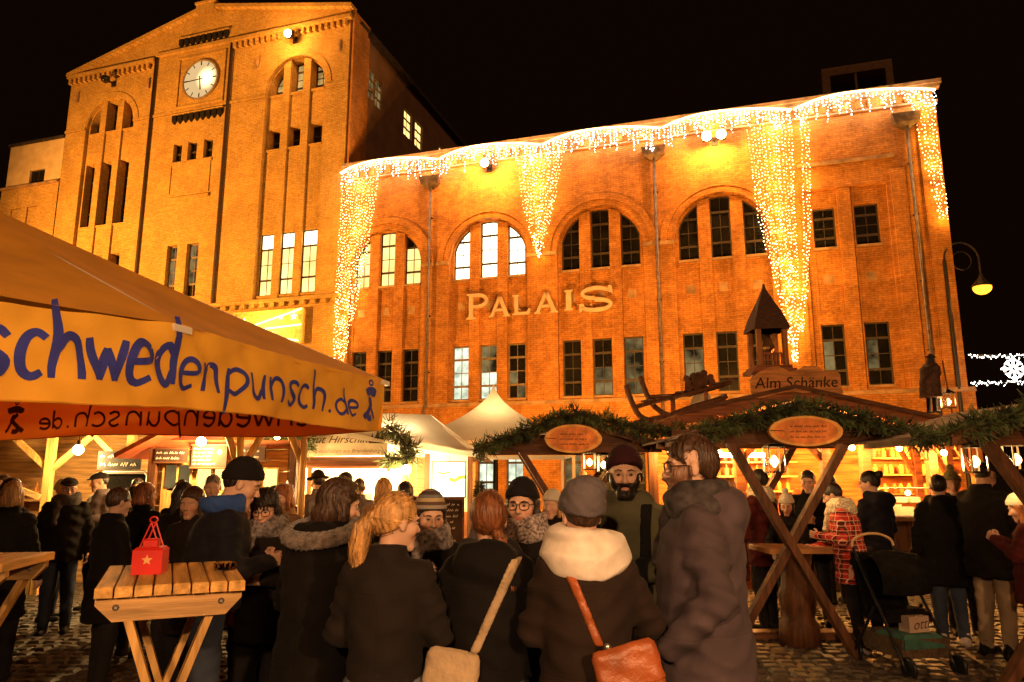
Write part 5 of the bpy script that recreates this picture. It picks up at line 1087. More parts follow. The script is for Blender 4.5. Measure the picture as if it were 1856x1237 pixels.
def npmesh(name, v, f, m, parent, col=None):
    me = bpy.data.meshes.new(name); me.vertices.add(len(v)); me.vertices.foreach_set('co', np.asarray(v, F4).ravel()); n = len(f)
    me.loops.add(n * 4); me.loops.foreach_set('vertex_index', np.asarray(f, np.int32).ravel()); me.polygons.add(n)
    me.polygons.foreach_set('loop_start', np.arange(0, 4 * n, 4, dtype=np.int32)); me.polygons.foreach_set('loop_total', np.full(n, 4, np.int32)); me.polygons.foreach_set('use_smooth', np.ones(n, bool)); me.update(calc_edges=True)
    if col is not None:
        c = me.color_attributes.new('Col', 'FLOAT_COLOR', 'POINT'); c.data.foreach_set('color', np.concatenate([col, np.ones((len(col), 1))], 1).astype(F4).ravel())
    if m: me.materials.append(m)
    return link(name, me, parent)
def skin_mat(name, c):
    if name in _m: return _m[name]
    m, t, N, Lk, P = nodes(name); a = N.new('ShaderNodeAttribute'); a.attribute_name = 'Col'; mu = N.new('ShaderNodeMix'); mu.data_type = 'RGBA'; mu.blend_type = 'MULTIPLY'; mu.inputs[0].default_value = 1
    mu.inputs[6].default_value = c + (1,); Lk.new(a.outputs['Color'], mu.inputs[7]); Lk.new(mu.outputs[2], P.inputs['Base Color']); P.inputs['Roughness'].default_value = .52; P.inputs['Specular IOR Level'].default_value = .35
    nz = N.new('ShaderNodeTexNoise'); nz.inputs['Scale'].default_value = 220; bp = N.new('ShaderNodeBump'); bp.inputs['Strength'].default_value = .12; bp.inputs['Distance'].default_value = .004; tc = N.new('ShaderNodeTexCoord'); Lk.new(tc.outputs['Object'], nz.inputs['Vector']); Lk.new(nz.outputs[0], bp.inputs['Height']); Lk.new(bp.outputs[0], P.inputs['Normal'])
    _m[name] = m; return m
def cloth(name, c, rough=.85, sheen=.02):
    """woven cloth with sewn seams down the back, at the yoke and the waist"""
    if 'cloth_' + name in _m: return _m['cloth_' + name]
    m = mat('cloth_' + name, c, rough, .18, 4, .10, 420, spec=.12, sheen=sheen); N = m.node_tree.nodes; Lk = m.node_tree.links; P = N['Principled BSDF']; old = [n for n in N if n.type == 'BUMP'][0]
    tc = N.new('ShaderNodeTexCoord'); sp = N.new('ShaderNodeSeparateXYZ'); nz = N.new('ShaderNodeTexNoise'); nz.inputs['Scale'].default_value = 9; ad = N.new('ShaderNodeVectorMath'); ad.operation = 'MULTIPLY_ADD'; ad.inputs[1].default_value = (.02, .02, .02)
    Lk.new(tc.outputs['Object'], nz.inputs['Vector']); Lk.new(nz.outputs['Color'], ad.inputs[0]); Lk.new(tc.outputs['Object'], ad.inputs[2]); Lk.new(ad.outputs[0], sp.inputs[0]); prev = None
    for i, val in ((0, .01), (2, 1.335), (2, 1.0)):
        a = N.new('ShaderNodeMath'); a.operation = 'SUBTRACT'; a.inputs[1].default_value = val; Lk.new(sp.outputs[i], a.inputs[0]); b = N.new('ShaderNodeMath'); b.operation = 'ABSOLUTE'; Lk.new(a.outputs[0], b.inputs[0])
        if prev is None: prev = b.outputs[0]
        else: q = N.new('ShaderNodeMath'); q.operation = 'MINIMUM'; Lk.new(prev, q.inputs[0]); Lk.new(b.outputs[0], q.inputs[1]); prev = q.outputs[0]
    mr = N.new('ShaderNodeMapRange'); mr.inputs[2].default_value = .006; Lk.new(prev, mr.inputs[0]); bp = N.new('ShaderNodeBump'); bp.inputs['Strength'].default_value = .3; bp.inputs['Distance'].default_value = .004; Lk.new(mr.outputs[0], bp.inputs['Height']); n5 = N.new('ShaderNodeTexNoise'); n5.inputs['Scale'].default_value = 11; n5.inputs['Detail'].default_value = 3; n5.inputs['Distortion'].default_value = 1.6; mp = N.new('ShaderNodeMapping'); mp.inputs[3].default_value = (.55, .55, 1.5); Lk.new(tc.outputs['Object'], mp.inputs[0]); Lk.new(mp.outputs[0], n5.inputs['Vector']); b5 = N.new('ShaderNodeBump'); b5.inputs['Strength'].default_value = .14; b5.inputs['Distance'].default_value = .018; Lk.new(n5.outputs[0], b5.inputs['Height']); Lk.new(old.outputs[0], b5.inputs['Normal']); Lk.new(b5.outputs[0], bp.inputs['Normal']); Lk.new(bp.outputs[0], P.inputs['Normal']); return m
def hairm(name, c): return mat('hair_' + name, c, .42, .35, 5, .6, 10, spec=.5, stretch=(9, 9, 1.2))
# ---- heads
def head_sdf(P, male=True):
    j = 1.0 if male else .92
    d = ell(P, (0, -.012, .032), (.077, .097, .104)); d = smin(d, ell(P, (0, .022, -.052), (.056 * j, .068, .062)), .035); d = smin(d, caps(P, (-.016 * j, .070, -.098), (.016 * j, .070, -.098), .018, .018), .025)
    X = P.copy(); X[..., 0] = np.abs(X[..., 0])
    d = smin(d, ell(X, (.043, .052, -.018), (.027, .030, .03)), .02); d = smin(d, caps(X, (.012, .083, .034), (.05, .070, .034), .010, .008), .014)
    d = smax(d, -ell(X, (.031, .099, .012), (.020, .018, .009)), .012)
    d = smin(d, caps(P, (0, .084, .018), (0, .108, -.022), .008, .0125), .012); d = smin(d, ell(X, (.012, .096, -.026), (.009, .010, .008)), .008)
    d = smin(d, ell(P, (0, .086, -.054), (.024, .012, .006)), .006); d = smin(d, ell(P, (0, .083, -.066), (.020, .012, .007)), .006); d = smax(d, -caps(P, (-.02, .102, -.0605), (.02, .102, -.0605), .0035, .0035), .004)
    d = smin(d, ell(X, (.079, -.008, .0), (.010, .018, .031)), .008)
    return smin(d, caps(P, (0, -.022, -.05), (0, -.040, -.2), .052 if male else .045, .056 if male else .048), .02)
_hc = {}
def cached(key, fn, lo, hi, h):
    if key not in _hc: _hc[key] = surf(fn, lo, hi, h)
    return _hc[key]
def keep_hair(P): return smax(.8 * P[..., 1] - P[..., 2] + .004, -caps(np.abs(P), (.078, .012, .0), (.08, .012, .06), .014, .02), .006)
def skull(P, g=0): return ell(P, (0, -.018, .035), (.084 + g, .104 + g, .109 + g))
def stripes(P, a=.002): return a * np.sin(P[..., 0] * 260 + 3 * np.sin(P[..., 2] * 30) + P[..., 1] * 90)
HAIR = {
 'short': lambda P: smax(skull(P) + stripes(P, .0025), keep_hair(P), .012),
 'crop': lambda P: smax(skull(P, -.005) + stripes(P, .001), keep_hair(P), .008),
 'tied': lambda P: smax(skull(P) + stripes(P), np.minimum(.55 * P[..., 1] - P[..., 2] - .005, 9), .012),
 'bun': lambda P: smin(smax(skull(P) + stripes(P), .55 * P[..., 1] - P[..., 2] - .005, .012), ell(P, (0, -.12, .09), (.045, .042, .04)), .012),
 'pony': lambda P: smin(smax(skull(P) + stripes(P), .55 * P[..., 1] - P[..., 2] - .005, .012), np.minimum(np.minimum(caps(P, (0, -.115, .03), (-.03, -.155, -.03), .022, .035), caps(P, (-.03, -.155, -.03), (-.045, -.15, -.13), .035, .038)), caps(P, (-.045, -.15, -.13), (-.05, -.135, -.25), .036, .012)) + stripes(P, .005), .012),
 'braid': lambda P: smin(smax(skull(P) + stripes(P), .55 * P[..., 1] - P[..., 2] - .03, .012), np.minimum.reduce([ell(P, (.045 + .012 * (k % 2) + .008 * k, -.115 - .004 * k, -.05 - .033 * k), (.026 - .0015 * k, .024, .026)) for k in range(8)]) + stripes(P, .002), .01),
 'long': lambda P: smin(smax(skull(P, .003) + stripes(P, .003), .8 * P[..., 1] - P[..., 2] - .0, .012), smin(loft(P, [(-.30, .085, .03, -.075), (-.2, .10, .045, -.07), (-.05, .095, .06, -.055), (.05, .08, .06, -.04)]), np.minimum(caps(P, (.075, -.01, .04), (.088, .01, -.2), .022, .02), caps(P, (-.075, -.01, .04), (-.088, .01, -.2), .022, .02)), .03) + stripes(P, .004), .02),
 'bob': lambda P: smin(smax(skull(P, .004) + stripes(P, .003), .8 * P[..., 1] - P[..., 2] + .0, .012), smin(ell(P, (0, -.06, -.05), (.085, .065, .075)), np.minimum(caps(P, (.076, 0, .04), (.08, .02, -.09), .022, .02), caps(P, (-.076, 0, .04), (-.08, .02, -.09), .022, .02)), .03) + stripes(P, .004), .02),
 'fringe': lambda P: smin(smin(smax(skull(P, .004) + stripes(P, .003), .8 * P[..., 1] - P[..., 2] + .0, .012), smin(ell(P, (0, -.06, -.05), (.085, .065, .075)), np.minimum(caps(P, (.076, 0, .04), (.08, .02, -.09), .022, .02), caps(P, (-.076, 0, .04), (-.08, .02, -.09), .022, .02)), .03) + stripes(P, .004), .02), smax(skull(P, .006) + stripes(P, .003), np.maximum(.045 - P[..., 2], -P[..., 1]), .008), .01)}
TIED = {'tied': (0, -.115, -.03), 'bun': (0, -.12, .08), 'pony': (0, -.115, .03), 'braid': (.04, -.11, -.05)}
def strands(kind, n=3000, steps=9, st=.013):
    """fine locks that lie on the hair and follow its fall"""
    key = 'strands' + kind
    if key in _hc: return _hc[key]
    fn = HAIR[kind]; v, f = _hc['hair_%s2' % kind]; g = np.random.default_rng(3); p = v[g.integers(0, len(v), n)].astype(F4); up = p[:, 2] > -.40; p = p[up]; n = len(p); path = []
    off = (g.uniform(.0005, .004, n) + .009 * (g.random(n) < .07)).astype(F4)[:, None]
    def grad(q): e = .003; return np.stack([fn(q + np.array(d, F4) * e) - fn(q - np.array(d, F4) * e) for d in ((1, 0, 0), (0, 1, 0), (0, 0, 1))], -1) / (2 * e)
    for _ in range(steps):
        nrm = grad(p); nrm /= np.maximum(vlen(nrm), 1e-4)[:, None]; p = p - nrm * np.clip(fn(p), -.01, .01)[:, None]; path.append((p + nrm * off, nrm))
        d = np.array((0, 0, -1), F4) + 0 * p
        if kind in TIED:
            t = np.array(TIED[kind], F4); to = t - p; l = vlen(to)[:, None]; d = np.where((l > .03) & (p[:, 2:3] > t[2] - .03), to / np.maximum(l, 1e-3), d)
        else: c = p - np.array((.01, -.05, .145), F4); c[:, 2] *= .2; d = d * .8 + c / np.maximum(vlen(c), .02)[:, None] * (p[:, 2:3] > .03)
        d = d + g.normal(0, .12, p.shape).astype(F4); d = d - nrm * (d * nrm).sum(-1)[:, None]; p = p + d / np.maximum(vlen(d), 1e-3)[:, None] * st
    V_ = []; w0 = g.uniform(.0007, .0017, n).astype(F4)[:, None]
    for i, (q, nm) in enumerate(path):
        a = path[min(i + 1, steps - 1)][0] - path[max(i - 1, 0)][0]; sd_ = np.cross(a, nm); sd_ /= np.maximum(vlen(sd_), 1e-5)[:, None]; w_ = w0 * (1 - i / (steps - 1)) ** .5; V_ += [q - sd_ * w_, q + sd_ * w_]
    V_ = np.stack(V_, 1); F_ = []; base = np.arange(n)[:, None] * (2 * steps)
    for i in range(steps - 1): F_.append(base + np.array((2 * i, 2 * i + 1, 2 * i + 3, 2 * i + 2)))
    _hc[key] = (V_.reshape(-1, 3), np.concatenate(F_)); return _hc[key]
def brimline(P): return P[..., 2] - .034 - .36 * P[..., 1]
def knit(P, a=.0018): return a * np.sin(P[..., 2] * 420) + a * np.sin(np.arctan2(P[..., 0], P[..., 1] + .012) * 40)
def beanie(P): d = smax(ell(P, (0, -.014, .055), (.090, .110, .112)), -brimline(P), .01); e = smax(ell(P, (0, -.014, .05), (.098, .118, .12)), np.maximum(-brimline(P), brimline(P) - .05), .012); return smin(d, e, .01) + knit(P)
def slouch(P): d = smax(smin(ell(P, (0, -.03, .065), (.098, .118, .105)), ell(P, (.02, -.06, .12), (.08, .07, .05)), .04), -brimline(P), .01); e = smax(ell(P, (0, -.02, .05), (.103, .125, .12)), np.maximum(-brimline(P), brimline(P) - .06), .015); return smin(d, e, .012) + folds(P, 40, .002)
HAT = {'beanie': beanie, 'slouch': slouch, 'bobble': lambda P: np.minimum(beanie(P), ell(P, (0, -.02, .19), (.042, .042, .042)) + .004 * np.sin(P[..., 0] * 300) * np.sin(P[..., 1] * 300) * np.sin(P[..., 2] * 300)),
 'cap': lambda P: smin(smax(ell(P, (0, -.005, .062), (.092, .115, .07)), -(P[..., 2] - .05 - .15 * P[..., 1]), .01), smax(ell(P, (0, .085, .062), (.075, .06, .012)), -P[..., 1] + .02, .01), .01),
 'brim': lambda P: smin(smax(ell(P, (0, -.012, .06), (.092, .108, .115)), -(P[..., 2] - .05), .01), ell(P, (0, -.012, .056), (.165, .175, .014)), .012)}
def beard(P): d = head_sdf(P) - .009 + .0015 * np.sin(P[..., 0] * 500) * np.sin(P[..., 2] * 420); X = np.abs(P[..., 0]); r = np.maximum(P[..., 2] + .030 - np.clip((X - .045) * 2.2, 0, .045), -P[..., 1] + .002); r = np.maximum(r, -(P[..., 2] + .118)); return smax(smax(d, r, .008), -ell(P, (0, .1, -.060), (.024, .03, .009)), .005)
HL, HH = (-.19, -.21, -.33), (.19, .19, .26)
# ---- hand: palm, four unequal bent fingers, thumb from the side of the palm
def hand_sdf(c1, c2):
    def fn(P):
        q = np.abs(P - np.array((0, .045, 0), F4)) - np.array((.030, .038, .006), F4); d = vlen(np.maximum(q, 0)) + np.minimum(q.max(-1), 0) - .008; d = smin(d, caps(P, (0, -.03, 0), (0, .01, 0), .024, .022), .02)
        for x, l in ((.030, .066), (.010, .076), (-.010, .070), (-.029, .054)):
            a = (x, .084, 0); m_ = (x * 1.05, .084 + l * .5 * math.cos(c1), -l * .5 * math.sin(c1)); e = (x * 1.02, m_[1] + l * .55 * math.cos(c1 + c2), m_[2] - l * .55 * math.sin(c1 + c2))
            d = np.minimum(d, smin(caps(P, a, m_, .0088, .0082), caps(P, m_, e, .0082, .0066), .004))
        return smin(d, smin(caps(P, (.030, .022, -.004), (.056, .050, -.016), .013, .0105), caps(P, (.056, .050, -.016), (.058, .078, -.03), .0100, .0078), .004), .008)
    return fn
def hand_geo(kind): c1, c2 = {'relax': (.5, .6), 'grip': (1.0, 1.2), 'flat': (.2, .3)}[kind]; return cached('hand' + kind, hand_sdf(c1, c2), (-.055, -.06, -.09), (.085, .175, .03), .0052)
POSE = {'down': ((.27, -.03, 1.14), (.27, .05, .89)), 'pocket': ((.30, -.07, 1.14), (.22, .12, .95)), 'front': ((.28, .03, 1.14), (.09, .27, 1.17)), 'hold': ((.26, .07, 1.16), (.07, .29, 1.30)), 'wide': ((.36, .03, 1.16), (.16, .26, 1.06)), 'up': ((.29, .12, 1.2), (.14, .33, 1.36)), 'table': ((.28, .12, 1.12), (.14, .38, 1.02))}
def person(label, x, y, yaw, H=1.7, coat='black', pose=('down', 'down'), head=(0, 0), male=False, hair=None, hairc=None, hat=None, hatm=None, hem=.72, wide=1.0, hood=None, scarf=None, legs=None, shoes=None, skin=(.60, .36, .25), hands=(None, None), beardc=None, glasses=False,
           det=1, lean=0.0, group='visitors at the market', z=0.0, name='person', cat='person', seed=0, collar=None, strap=None, mouth=True):
    o = empty(name, (x, y, z), yaw, label, cat, group); o.scale = (H / 1.75,) * 3
    k = (.013, .0062) if det == 2 else (.017, .0075) if det == 1 else (.024, .011)
    cm = coat if not isinstance(coat, str) else cloth(coat, COATS[coat]); lm = cloth(legs or 'trouser_dark', LEGS.get(legs or 'trouser_dark', (.02, .02, .025))); sm_ = skin_mat('skin_%d%d' % (int(skin[0] * 100), int(skin[2] * 100)), skin)
    ln = lambda p: (p[0], p[1] + lean * max(0, p[2] - .9), p[2]); arms = []
    bx = .92 if male else .80
    for sd, pn in ((1, pose[0]), (-1, pose[1])):
        e, w_ = POSE[pn]; arms.append((ln((sd * .178 * bx, -.005, 1.395)), ln((sd * e[0] * bx, e[1], e[2])), ln((sd * w_[0], w_[1], w_[2]))))
    W = wide
    rows = [(hem, .205 * W + .06 * max(0, .9 - hem), .165 * W + .05 * max(0, .9 - hem), 0), (.93, .200 * W, .165 * W, 0), (1.08, .190 * W, .150 * W, .005), (1.25, .205 * W, .150 * W, 0), (1.36, .208 * W, .138 * W, -.01), (1.425, .155, .112, -.012), (1.47, .095, .092, -.012), (1.525, .080, .085, -.010)]
    rows = [(a, b * (bx + .04 if a < 1.4 else 1), c, d + lean * max(0, a - .9)) for a, b, c, d in rows]
    def torso(P):
        d = loft(P, rows)
        for a, e, w_ in arms: d = smin(d, smin(caps(P, a, e, .068 * W ** .5, .056), caps(P, e, w_, .056, .044), .02), .035)
        if hood: 
            hy = lean * .55; d = smin(d, smin(ell(P, (0, -.125 + hy, 1.44), (.145, .075, .095)), np.minimum(caps(P, (.10, -.01 + hy, 1.49), (.07, -.12 + hy, 1.47), .045, .05), caps(P, (-.10, -.01 + hy, 1.49), (-.07, -.12 + hy, 1.47), .045, .05)), .03), .03)
        return d
    def fo(P):
        r1 = np.sin(P[..., 2] * 26 + 5 * P[..., 0] * np.sign(P[..., 1]) + 1.8 * np.sin(P[..., 0] * 11 + seed) + seed); r2 = np.sin(P[..., 2] * 43 - 16 * np.abs(P[..., 0]) + 1.5 * np.sin(P[..., 1] * 13 + seed)); arm = np.clip((np.abs(P[..., 0]) - .17) * 12, 0, 1)
        return torso(P) + folds(P, 15, .0026, seed) - .011 * arm * np.abs(r2) ** 3 - .007 * np.abs(r1) ** 4
    v, f = surf(fo, (-.48, -.34, hem - .02), (.48, .46 + lean * .6, 1.60), k[0]); npmesh('coat', v, f, cm, o)
    if hood == 'fur':
        hy = lean * .55; v, f = surf(lambda P: np.sqrt((np.sqrt((P[..., 0] / 1.1) ** 2 + (P[..., 1] + .05 - hy) ** 2) - .15) ** 2 + (P[..., 2] - 1.485 - .25 * (P[..., 1] + .05 - hy) * np.sign(1)) ** 2) - .042 + .007 * np.sin(P[..., 0] * 210 + 5 * np.sin(P[..., 2] * 60)) * np.sin(P[..., 1] * 190 + P[..., 2] * 160), (-.27, -.30, 1.36), (.27, .20 + hy, 1.62), .010); npmesh('fur_trim', v, f, mat('fur_grey', (.16, .12, .10), .95, .4, 30, .8, 90, sheen=.3), o)
    if collar:
        v, f = surf(lambda P: smax(np.abs(ell(P, (0, -.015 + lean * .55, 1.50), (.125, .125, .075))) - .012, np.maximum(P[..., 2] - 1.535 - .1 * P[..., 1], P[..., 1] - .09 - lean * .55), .008) + folds(P, 30, .002, seed), (-.17, -.18, 1.40), (.17, .14 + lean, 1.60), .010); npmesh('collar', v, f, cloth('lining_' + collar, COATS[collar]), o)
    # legs and shoes
    st = .02 * math.sin(seed * 3.1)
    def legs_(P):
        d = None
        for sd in (1, -1):
            e = smin(caps(P, (sd * .085, 0, .90), (sd * .098, .02 + sd * st, .50), .098, .074), caps(P, (sd * .098, .02 + sd * st, .50), (sd * .105, -.015 + sd * st * 2, .09), .074, .056), .03); d = e if d is None else smin(d, e, .02)
        return smin(d, ell(P, (0, -.01, .93), (.165, .13, .12)), .05) + folds(P, 22, .003, seed + 2)
    v, f = surf(legs_, (-.24, -.2, .06), (.24, .2, 1.02), k[0] * 1.1); npmesh('trousers', v, f, lm, o)
    sh = cloth(shoes or 'shoe_black', LEGS.get(shoes or 'shoe_black', (.015, .013, .012)), .5, 0)
    for sd in (1, -1):
        key = 'shoe%d' % sd; v, f = cached(key, lambda P, sd=sd: np.maximum(smin(smin(caps(P, (sd * .105, -.055, .045), (sd * .118, .13, .035), .045, .040), caps(P, (sd * .105, -.02, .07), (sd * .105, -.02, .13), .048, .05), .03), 9, .01), -P[..., 2] + .003), (sd * .11 - .08, -.13, -.01), (sd * .11 + .08, .2, .17), .012); npmesh('shoe', v + np.array((0, sd * st * 2, 0)), f, sh, o)
    # head frame
    Mh = Matrix.Translation(ln((0, -.01, 1.50))) @ Matrix.Rotation(R(head[0]), 4, 'Z') @ Matrix.Rotation(R(head[1]), 4, 'X') @ Matrix.Translation((0, .03, .115)); M3 = np.array(Mh.to_3x3(), F4); T3 = np.array(Mh.translation, F4)
    tf = lambda v: v @ M3.T + T3
    # one skin body: head and neck, trunk and arms under the clothes, hands
    hv, hf = cached('head%d%d' % (male, det), lambda P: head_sdf(P, male), HL, HH, k[1]); col = np.ones((len(hv), 3), F4)
    lip = np.clip(1.6 - np.minimum(vlen((hv - np.array((0, .09, -.055))) / np.array((.023, .02, .006))), vlen((hv - np.array((0, .088, -.067))) / np.array((.019, .02, .007)))), 0, 1)[:, None]; col = col * (1 - lip) + lip * np.array((.92, .50, .50) if not male else (.88, .62, .60))
    ck = np.clip(1.3 - vlen((np.abs(hv) * np.array((1, 0, 0)) + hv * np.array((0, 1, 1)) - np.array((.042, .075, -.022))) / .03), 0, .6)[:, None]; col = col * (1 - ck) + ck * np.array((1, .80, .76)) * col
    V_ = [tf(hv)]; F_ = [hf]; C_ = [col]; nv = len(hv)
    bv, bf = surf(lambda P: np.minimum.reduce([loft(P, [(a, b * .86, c * .84, d) for a, b, c, d in rows if a > 1.0]) + .012] + [smin(caps(P, a, e, .055, .045), caps(P, e, w_, .045, .033), .02) for a, e, w_ in arms]), (-.46, -.3, .98), (.46, .44 + lean * .6, 1.56), .03)
    V_.append(bv); F_.append(bf + nv); C_.append(np.ones((len(bv), 3), F4)); nv += len(bv)
    for i, hk in enumerate(hands):
        kind = hk or 'relax'; a, e, w_ = arms[i]; dirv = (Vector(w_) - Vector(e)).normalized()
        if pose[i] == 'pocket' and hk is None: continue
        up = Vector((0, 0, 1)); xx = (up - dirv * up.dot(dirv)); xx = xx.normalized() if xx.length > .3 else Vector((0, 1, 0)); zz = xx.cross(dirv); inn = Vector((-1 if i == 0 else 1, 0, 0))
        gv, gf = hand_geo(kind); g = gv.copy()
        if zz.dot(inn) > 0: zz = -zz; gf = gf[:, ::-1]
        Mx = np.array([list(xx), list(dirv), list(zz)], F4); g = g @ Mx + np.array(w_, F4); V_.append(g); F_.append(gf + nv); C_.append(np.ones((len(g), 3), F4)); nv += len(g)
    npmesh('body', np.concatenate(V_), np.concatenate(F_), sm_, o, np.concatenate(C_))
    if det >= 1 and hair != 'hidden':
        for sd in (1, -1):
            ey = B().ball((sd * .031, .0795, .0115), (.0130, .0120, .0072), 10, 8).xf(Mh).go('eye', mat('eye_white', (.34, .27, .22), .3, .05), o, True); B().ball((sd * .031, .0895, .0115), (.0066, .0032, .0062), 8, 6).xf(Mh).go('iris', mat('iris', (.03, .018, .012), .15, .1), ey, True)
            B().tube([(sd * .014, .0935, .031), (sd * .032, .0925, .0365), (sd * .050, .0785, .031)], [.0026, .0034, .0016], 6).xf(Mh).go('eyebrow', hairm(hairc or 'brown', HAIRC[hairc or 'brown']), o, True)
    if hair and hair != 'hidden':
        v, f = cached('hair_%s%d' % (hair, det), HAIR[hair], HL, HH, k[1] * 1.15); ho = npmesh('hair', tf(v), f, hairm(hairc, HAIRC[hairc]), o)
        if det == 2 and hat is None: v, f = strands(hair); npmesh('strands', tf(v), f, hairm(hairc + '_lock', tuple(c * 1.35 for c in HAIRC[hairc])), ho)['kind'] = 'stuff'
    if beardc: v, f = cached('beard', beard, (-.1, -.03, -.15), (.1, .13, .05), .006); npmesh('beard', tf(v), f, hairm(beardc, HAIRC[beardc]), o)
    if hat: v, f = cached('hat_%s%d' % (hat, det), HAT[hat], (-.2, -.22, -.06), (.2, .2, .26), k[1] * 1.1); npmesh('hat', tf(v), f, hatm or cloth('hat_black', (.012, .011, .011)), o)
    if scarf:
        big = scarf[1] if isinstance(scarf, tuple) else 1.0; scm = scarf[0] if isinstance(scarf, tuple) else scarf; ly = lean * .55
        def sfn(P):
            q = P - np.array((0, ly, 1.485), F4); r = np.sqrt((q[..., 0] / 1.05) ** 2 + (q[..., 1] + .01) ** 2) - .105 * (1 + (big - 1) * .55); d1 = np.sqrt(r * r + ((q[..., 2] + .02 - .10 * q[..., 1]) / 1.35) ** 2) - .047 * big; d2 = np.sqrt((r + .01) ** 2 + ((q[..., 2] - .035 + .16 * q[..., 0]) / 1.1) ** 2) - .036 * big
            return smin(smin(d1, d2, .015), caps(P, (.07, .12 + ly, 1.44), (.09, .17 + ly, 1.24), .04, .035), .02) + .010 * np.abs(np.sin(q[..., 2] * 34 + 1.1 * np.arctan2(q[..., 0], q[..., 1]) + .9 * np.sin(q[..., 0] * 13 + seed))) - .006 + folds(P, 9, .0025, seed)
        v, f = surf(sfn, (-.26, -.26, 1.16), (.26, .28 + lean, 1.64), .011 if det else .018); npmesh('scarf', v, f, scm, o)
    if glasses:
        b = B()
        for sd in (1, -1):
            b.tube([(sd * .034 + .025 * math.copysign(abs(math.cos(t)) ** .6, math.cos(t)), .104 - .02 * abs(math.cos(t)) * (math.cos(t) * sd > 0), .010 + .021 * math.copysign(abs(math.sin(t)) ** .6, math.sin(t))) for t in [i * math.pi / 10 for i in range(20)]], .0022, 5, closed=True); b.tube([(sd * .058, .088, .016), (sd * .079, .03, .016), (sd * .081, -.015, .006)], .0022, 5)
        b.tube([(-.010, .107, .016), (0, .110, .019), (.010, .107, .016)], .002, 5).xf(Mh).go('glasses', mat('glasses_frame', (.03, .018, .012), .3), o)
    if strap:
        for sx in strap:
            v, f = surf(lambda P: np.maximum(fo(P) - .010, np.maximum(np.abs(P[..., 0] - sx - .02 * (P[..., 2] - 1.2)) - .026, np.maximum(1.02 - P[..., 2], P[..., 2] - 1.47))), (sx - .06, -.3, 1.0), (sx + .06, .4, 1.5), .010); npmesh('backpack_strap', v, f, cloth('strap_black', (.012, .011, .011)), o)
    o_info[o.name] = (fo, o); return o
o_info = {}
COATS = {'black': (.014, .011, .010), 'navy': (.018, .017, .028), 'brown': (.045, .027, .020), 'charcoal': (.030, .022, .019), 'slate': (.080, .058, .066), 'olive': (.11, .105, .062), 'grey': (.11, .085, .065), 'maroon': (.12, .020, .018), 'rust': (.30, .09, .03), 'tan': (.28, .17, .09), 'redwine': (.18, .03, .02), 'blue': (.035, .085, .30), 'dark': (.020, .014, .012), 'teal': (.03, .05, .05)}
for _k in COATS:
    if _k not in ('slate', 'olive', 'blue', 'tan', 'rust'): COATS[_k] = tuple(c * .55 for c in COATS[_k])
LEGS = {'jeans': (.045, .055, .085), 'jeans_light': (.13, .15, .18), 'trouser_dark': (.018, .016, .018), 'beige': (.42, .31, .20), 'grey': (.16, .13, .13), 'black': (.012, .011, .011), 'shoe_black': (.015, .013, .012), 'shoe_white': (.55, .50, .45)}
HAIRC = {'brown': (.055, .026, .013), 'dark': (.018, .011, .008), 'blond': (.50, .27, .09), 'red': (.19, .065, .022), 'grey': (.22, .19, .17), 'ginger': (.30, .10, .03), 'stubble': (.20, .10, .06)}
def plaid(name, c, c2, c3):
    m, t, N, Lk, P = nodes(name); tc = N.new('ShaderNodeTexCoord'); base = None
    def band(axis, sc_, lo, ph):
        w_ = N.new('ShaderNodeTexWave'); w_.bands_direction = axis; w_.inputs['Scale'].default_value = sc_; w_.inputs['Phase Offset'].default_value = ph; w_.inputs['Distortion'].default_value = .6; w_.inputs['Detail Scale'].default_value = 3; r = N.new('ShaderNodeMapRange'); r.inputs[1].default_value = lo; r.inputs[2].default_value = lo + .03; Lk.new(tc.outputs['Object'], w_.inputs['Vector']); Lk.new(w_.outputs['Fac'], r.inputs[0]); return r.outputs[0]
    prev = None
    for axis, sc_, lo, ph, cc in (('X', 3.2, .80, 0, c3), ('Z', 3.2, .80, 0, c3), ('X', 6.4, .95, 1.6, c2), ('Z', 6.4, .95, 1.6, c2)):
        mx = N.new('ShaderNodeMix'); mx.data_type = 'RGBA'; mx.inputs[7].default_value = cc + (1,); Lk.new(band(axis, sc_, lo, ph), mx.inputs[0])
        if prev is None: mx.inputs[6].default_value = c + (1,)
        else: Lk.new(prev, mx.inputs[6])
        prev = mx.outputs[2]
    Lk.new(prev, P.inputs['Base Color']); P.inputs['Roughness'].default_value = .9; return m
def striped(name, cols, sc_=1.0):
    m, t, N, Lk, P = nodes(name); tc = N.new('ShaderNodeTexCoord'); sp = N.new('ShaderNodeSeparateXYZ'); Lk.new(tc.outputs['Object'], sp.inputs[0]); r = N.new('ShaderNodeMapRange'); r.inputs[1].default_value = 1.62; r.inputs[2].default_value = 1.80; Lk.new(sp.outputs[2], r.inputs[0])
    cr = N.new('ShaderNodeValToRGB'); cr.color_ramp.interpolation = 'CONSTANT'; e = cr.color_ramp.elements; e[0].color = cols[0] + (1,); e[1].position = 1 / len(cols); e[1].color = cols[1] + (1,)
    for i, c in enumerate(cols[2:]): x = e.new((i + 2) / len(cols)); x.color = c + (1,)
    Lk.new(r.outputs[0], cr.inputs[0]); Lk.new(cr.outputs[0], P.inputs['Base Color']); P.inputs['Roughness'].default_value = .95; return m
def mottled(name, a, b, s=60): return mat(name, a, .95, .1 if s < 15 else .3, s, .15, 260, c2=b)
